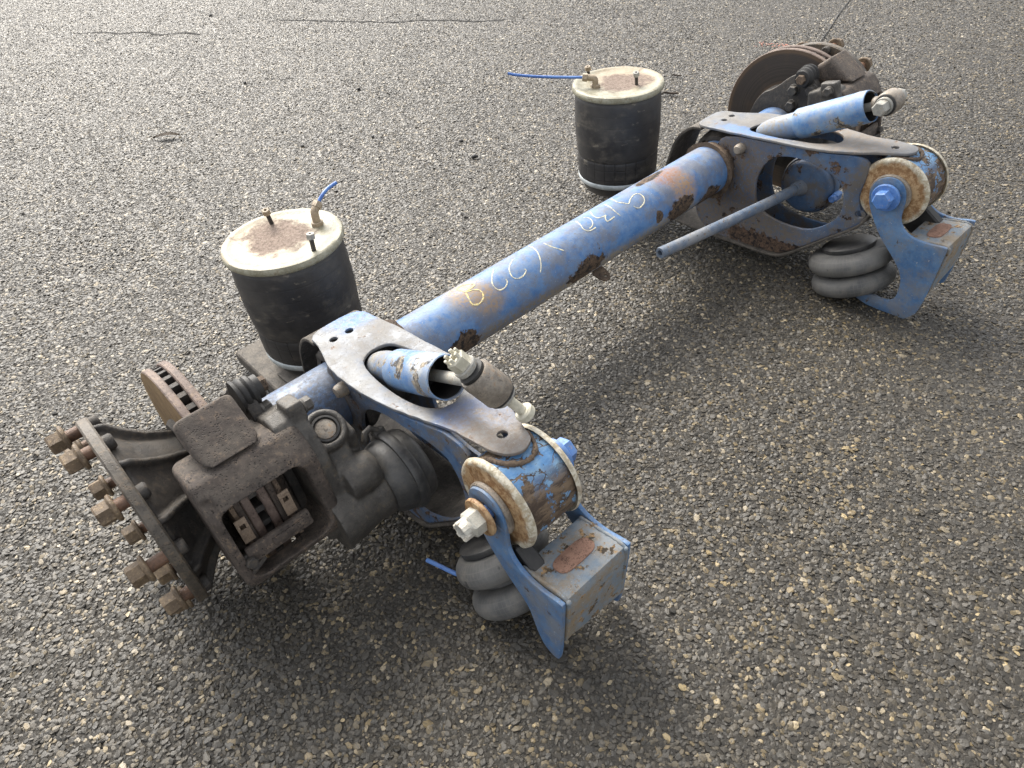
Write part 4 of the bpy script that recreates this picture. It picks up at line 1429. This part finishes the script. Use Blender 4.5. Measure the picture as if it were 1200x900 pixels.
def build_caliper(s):
    # bridge casting over the disc with its window
    bm = bmesh.new()
    poly = [(.236, -.104), (.248, -.080), (.256, .058), (.247, .080), (.226, .110), (.205, .117), (.120, .110), (.110, 0), (.120, -.098), (.215, -.108)]
    cprism(bm, poly, .865, 1.056, .011)
    cut = bmesh.new()
    wout = rrect(.892, 1.040, -.091, .062, .024)
    join(cut, plate(wout, [], .16, .001, lambda a, b, c: CF(a, .22 + c, b)))
    lathe(cut, solid(RD + .008, XD0 - .008, XD1 + .008), (0, 0, TUBE_Z), (1, 0, 0), 64)
    cbox(cut, 1.036, 1.08, .243, .29, .050, .098, .004, 25)
    cal = cast('brake_caliper', bm, M['iron_rust'], axle, s, .0032, 9, cut)
    # actuator housing on the inboard side
    bm = bmesh.new()
    poly = [(.225, -.128), (.238, -.085), (.245, .035), (.236, .080), (.216, .120), (.190, .130), (.135, .118), (.125, 0), (.130, -.12)]
    cprism(bm, poly, .845, .905, .006)
    poly2 = [(.205, -.140), (.236, -.110), (.240, -.02), (.215, .05), (.190, .075), (.150, .06), (.145, -.12)]
    cprism(bm, poly2, .800, .885, .008)
    cc = CF(0, .205, -.099)
    lathe(bm, [(0, .885), (.066, .885), (.062, .84), (.056, .805), (.060, .79), (.060, .776), (0, .776)], (0, cc.y, cc.z), (1, 0, 0), 32)
    nb = (ER + ET).normalized()
    cb = CF(.823, .188, .045)
    lathe(bm, [(0, -.02), (.040, -.02), (.038, .026), (.034, .032), (0, .032)], cb, nb, 32)
    cbox(bm, .842, .872, .175, .222, .105, .143, .004)
    cbox(bm, .775, .800, .13, .205, -.03, .05, .008, -20)
    # lever hump
    lathe(bm, [(0, .77), (.03, .775), (.038, .79), (.040, .84), (0, .85)], CF(0, .225, -.04), (1, 0, 0), 24)
    cut = bmesh.new()
    lathe(cut, [(0, .0255), (.0275, .0255), (.0275, .05), (0, .05)], cb, nb, 32)
    cbox(cut, .848, .862, .236, .27, .01, .12, .004, 14)
    join(cut, plate(wout, [], .16, .001, lambda a, b, c: CF(a, .22 + c, b)))
    obj_h = cast('actuator_housing', bm, M['iron_grey'], cal, s, .0030, 4, cut)
    bm = bmesh.new()
    lathe(bm, [(.020, .022), (.0245, .024), (.0255, .028), (.0240, .0315), (.0205, .032), (.0190, .028)], cb, nb, 36, True)
    obj('cap_seal', bm, M['black'], cal, s, 50)
    bm = bmesh.new()
    lathe(bm, [(0, .0315), (.003, .0315), (.0035, .0305), (.0155, .0300), (.0182, .0285), (.0185, .022), (0, .022)], cb, nb, 36)
    obj('adjuster_cap', bm, M['grey_steel'], cal, s, 40)
    # bolts on the housing
    for (x, r, t, ax, af, L) in ((.838, .203, .122, (-1, 0, 0), .022, .014), (.782, .218, -.070, (-1, 0, 0), .021, .014), (.782, .150, -.125, (-1, 0, 0), .021, .014)):
        bm = bmesh.new()
        hexnut(bm, CF(x, r, t), ax, af, -.004, L)
        lathe(bm, solid(af * .62, -.004, .002), CF(x, r, t), ax, 20)
        obj('housing_bolt', bm, M['iron_grey'], cal, s, 30)
    # carrier block round the upper end of the pads, second one below
    for sg in (1,):
        bm = bmesh.new()
        pl = [(.222, .1190), (.158, .188), (.120, .170), (.118, .124)] if sg == 1 else [(.185, -.104), (.150, -.140), (.120, -.140), (.118, -.104)]
        cprism(bm, pl if sg == 1 else pl[::-1], .922, 1.022, .010)
        cut = bmesh.new()
        lathe(cut, solid(RD + .006, XD0 - .006, XD1 + .006), (0, 0, TUBE_Z), (1, 0, 0), 64)
        cast('pad_carrier', bm, M['iron_rust'], cal, s, .0032, 5, cut)
    # guide pin boot between carrier and housing
    bm = bmesh.new()
    g = CF(0, .108, .150)
    lathe(bm, [(0, .91), (.030, .91), (.031, .905), (.026, .902), (.029, .898), (.029, .893), (.024, .890), (.0275, .886), (.0275, .880), (.022, .876), (.022, .866), (0, .864)], (0, g.y, g.z), (1, 0, 0), 32)
    obj('pin_boot', bm, M['black'], cal, s, 40)
    bm = bmesh.new()
    hexnut(bm, (.866, g.y, g.z), (-1, 0, 0), .024, -.002, .012)
    obj('pin_bolt', bm, M['weld_rust'], cal, s, 30)
    # torque plate bolted between tube and carrier
    bm = plate(rounded([(.105, .215), (.07, .31), (.02, .335), (-.03, .385), (-.085, .40), (-.13, .345), (-.14, .27), (-.17, .18), (-.14, .08), (-.06, .105), (.03, .108), (.085, .14)], 2),
               [circle(0, TUBE_Z, .060, 32)], .022, .004, lambda a, b, c: Vector((.897 + c, a, b)))
    tp = obj('torque_plate', bm, M['iron_dark'], cal, s, 40)
    for (y, z) in ((-.045, .345), (-.045, .300), (-.10, .355), (-.13, .15)):
        bm = bmesh.new()
        lathe(bm, solid(.0175, -.002, .004), (.886, y, z), (-1, 0, 0), 20)
        hexnut(bm, (.886, y, z), (-1, 0, 0), .026, .003, .018)
        obj('carrier_bolt', bm, M['iron_grey'], cal, s, 30)
    # brake pads, seen through the window
    for (x0, x1, xb0, xb1) in ((XD1 + .001, XD1 + .013, XD1 + .013, XD1 + .021), (XD0 - .013, XD0 - .001, XD0 - .021, XD0 - .013)):
        bm = bmesh.new()
        cbox(bm, x0, x1, .12, .216, -.076, .060, .003)
        pad = obj('brake_pad', bm, M['friction'], cal, s)
        bm = bmesh.new()
        cbox(bm, xb0, xb1, .11, .222, -.077, .061, .002)
        obj('pad_backing', bm, M['weld_rust'], cal, s)
        xm = (xb0 + xb1) / 2
        pl = [(xm - .0095, -.026), (xm + .0095, -.026), (xm + .0095, .024), (xm - .0095, .024)]
        bm = plate(pl, [[(xm - .0045, .002), (xm + .0045, .002), (xm + .0045, .012), (xm - .0045, .012)]], .003, .0006, lambda a, b, c: CF(a, .232 + c + b * .10, b))
        obj('pad_spring', bm, M['pad_steel'], cal, s)
    bm = bmesh.new()
    cbox(bm, .918, 1.034, .236, .247, -.056, -.026, .003)
    cbox(bm, .93, .99, .247, .250, -.048, -.034, .001)
    obj('pad_retainer', bm, M['iron_rust'], cal, s)
    bm = bmesh.new()
    hexnut(bm, CF(1.034, .247, -.048), ER, .018, -.004, .010)
    lathe(bm, solid(.013, -.012, -.003), CF(1.034, .247, -.048), ER, 18)
    pipe(bm, [CF(1.012, .240, -.060), CF(1.034, .246, -.066), CF(1.042, .240, -.074)], .005, 10)
    obj('retainer_bolt', bm, M['iron_dark'], cal, s, 32)
    return cal


def build_chamber(s):
    cy, cz = -.222, .165
    c = (0, cy, cz)
    bm = bmesh.new()
    lathe(bm, [(0, .785), (.040, .785), (.050, .782), (.062, .772), (.071, .760), (.0745, .747), (.075, .735), (.0755, .728), (.0755, .715), (.0735, .700), (.069, .692), (.060, .6885), (0, .686)], c, (1, 0, 0), 64)
    ch = obj('brake_chamber', bm, M['chamber'] if s == -1 else M['arm'], axle, s, 45)
    bm = bmesh.new()
    lathe(bm, [(.0745, .738), (.080, .737), (.0825, .732), (.0825, .722), (.080, .717), (.0745, .716)], c, (1, 0, 0), 64, True)
    obj('clamp_ring', bm, M['chamber'] if s == -1 else M['arm'], ch, s, 45)
    bm = bmesh.new()
    if s == -1:
        a = R(35)
        p = Vector((.727, cy - .084 * math.sin(a) * -1, cz + .084 * math.cos(a)))
        box(bm, p, (.026, .016, .016), Matrix.Rotation(-a, 3, 'X'), .003)
        pipe(bm, [p + Vector((.0, .0, .004)), p + Vector((.012, .004, .016)), p + Vector((.024, .004, .012)), p + Vector((.03, 0, .0))], .0065, 12)
    else:
        a = R(95)
        p = Vector((.718, cy - .086 * math.sin(a), cz + .086 * math.cos(a)))
        box(bm, p, (.030, .022, .018), Matrix.Rotation(a, 3, 'X'), .003)
        hexnut(bm, p + Vector((-.012, 0, 0)), (-1, 0, 0), .018, 0, .016)
    obj('clamp_bolt', bm, M['iron_grey'] if s == -1 else M['bright_blue'], ch, s, 32)
    if s == 1:
        a, b = Vector((.692, -.212, .166)), Vector((.118, -.166, .209))
        d = (b - a).normalized()
        L = (b - a).length
        bm = bmesh.new()
        RP = .0145
        lathe(bm, [(.0, .0)] + [(RP, t * L) for t in np.linspace(0, .995, 30)] + [(RP - .001, L), (.0075, L), (.007, L - .03), (0, L - .03)], a, d, 24)
        for v in bm.verts:
            t = (v.co - a).dot(d) / L
            v.co += Vector((0, .004, -.006)) * math.sin(math.pi * t)
        obj('vent_pipe', bm, M['pipe'], ch, 1, 45)
        bm = bmesh.new()
        lathe(bm, [(.0145, 0), (.024, 0), (.025, .004), (.021, .012), (.017, .03), (.0145, .03)], a, d, 24, True)
        obj('pipe_socket', bm, M['pipe'], ch, 1, 40)
    return ch


for s in (-1, 1):
    build_arm(s)
    build_pivot(s)
    build_hanger(s)
    build_bellows(s)
    build_shock(s)
    build_air_spring(s)
    build_disc(s)
    build_hub(s)
    build_caliper(s)
    build_chamber(s)


# ------------------------------------------------------------------ small litter on the yard
def leaf(x, y, L, W, ang, label):
    bm = bmesh.new()
    rows = []
    for i in range(9):
        t = i / 8
        w = W * math.sin(math.pi * min(max(t, .02), .98)) ** .8
        zc = .006 + .010 * math.sin(t * 3.0) + .004 * noise.noise(Vector((t * 3, x, y)))
        rows.append([bm.verts.new(((t - .5) * L, k * w / 2, zc + .006 * abs(k))) for k in (-1, 0, 1)])
    for A, B in zip(rows, rows[1:]):
        for k in range(2):
            bm.faces.new((A[k], A[k + 1], B[k + 1], B[k]))
    bmesh.ops.solidify(bm, geom=list(bm.faces), thickness=.0008)
    bmesh.ops.recalc_face_normals(bm, faces=bm.faces)
    o = obj('leaf', bm, M['leaf'], None, 1, 60, (x, y, gz(x) + .004))
    o.rotation_euler = (0, 0, R(ang))
    return tag(o, label, 'leaf')


leaf(-.187, 2.396, .125, .042, -40, 'curled dark brown leaf on bare asphalt beyond the near air spring')


def twig(x, y, L, r, ang, label):
    bm = bmesh.new()
    pts = [Vector(((t - .5) * L, .012 * math.sin(t * 5), r + .004 + .002 * math.sin(t * 9))) for t in np.linspace(0, 1, 9)]
    pipe(bm, pts, [r * (.5 + .5 * math.sin(math.pi * (.15 + .7 * t))) for t in np.linspace(0, 1, 9)], 8)
    o = obj('twig', bm, M['twig'], None, 1, 60, (x, y, gz(x) + .004))
    o.rotation_euler = (0, 0, R(ang))
    return tag(o, label, 'twig', 'twigs on the asphalt')


twig(1.532, .878, .075, .0055, -42, 'thicker dark twig lying beside the far air spring lid')
twig(1.74, 1.0, .045, .004, -38, 'thin short dark twig behind the far air spring lid')


def crumb(x, y, r, label, group):
    bm = bmesh.new()
    bmesh.ops.create_icosphere(bm, subdivisions=2, radius=r)
    for v in bm.verts:
        v.co += v.co.normalized() * r * .7 * noise.noise(v.co * 60 + Vector((x, y, 0)) * 9)
        v.co.z = v.co.z * .6 + r * .5
    o = obj('tar_crumb', bm, M['black'], None, 1, 40, (x, y, gz(x) + .003))
    return tag(o, label, 'crumb', group)


for x, y, r, lab in (
        (.544, 1.075, .012, 'largest black tar crumb lying on the asphalt midway between the two air springs'),
        (.621, 1.250, .009, 'black tar crumb just behind the largest crumb between the air springs'),
        (.416, 1.606, .008, 'black tar crumb behind and left of the pair between the air springs'),
        (.167, 1.779, .008, 'black tar crumb on bare asphalt right behind the near air spring'),
        (.729, 2.189, .009, 'black tar crumb lying far behind the middle of the axle tube'),
        (.419, 2.820, .010, 'black tar crumb beyond the curled leaf on the far asphalt'),
        (.984, 4.474, .014, 'farthest black tar crumb near the cracks at the top of the photo')):
    crumb(x, y, r, lab, 'tar crumbs on the asphalt')


# faded orange spray line by the far hub: flat paint on the stones
def spray():
    bm = bmesh.new()
    rs = random.Random(5)
    a, b = Vector((2.36, .985, 0)), Vector((2.455, .70, 0))
    d = (b - a)
    nrm = Vector((-d.y, d.x, 0)).normalized()
    for k in range(90):
        t = rs.random() ** .7
        p = a + d * t + nrm * rs.gauss(0, .010 + .012 * (1 - t))
        r = rs.uniform(.003, .007)
        z = gz(p.x) + .0058
        ring = [bm.verts.new((p.x + r * math.cos(q) * rs.uniform(.6, 1), p.y + r * math.sin(q) * rs.uniform(.6, 1), z)) for q in np.linspace(0, 5.2, 6)]
        bm.faces.new(ring)
    o = obj('spray_line', bm, M['orange_mark'], smooth=0)
    return tag(o, 'faded orange spray paint line on the asphalt behind the far hub', 'paint mark', kind='stuff')


spray()


def cable():
    bm = bmesh.new()
    pts = [Vector(p) for p in ((1.62, .36, 0), (1.95, .505, 0), (2.42, .681, 0), (2.75, .79, 0), (3.104, .911, 0), (3.6, 1.06, 0))]
    pp = spline([Vector((p.x, p.y, gz(p.x) + .0065)) for p in pts], 8)
    pipe(bm, pp, .0028, 8)
    o = obj('cable', bm, M['black'], None, 1, 60)
    return tag(o, 'thin dark cable lying on the asphalt behind the far hub', 'cable')


cable()
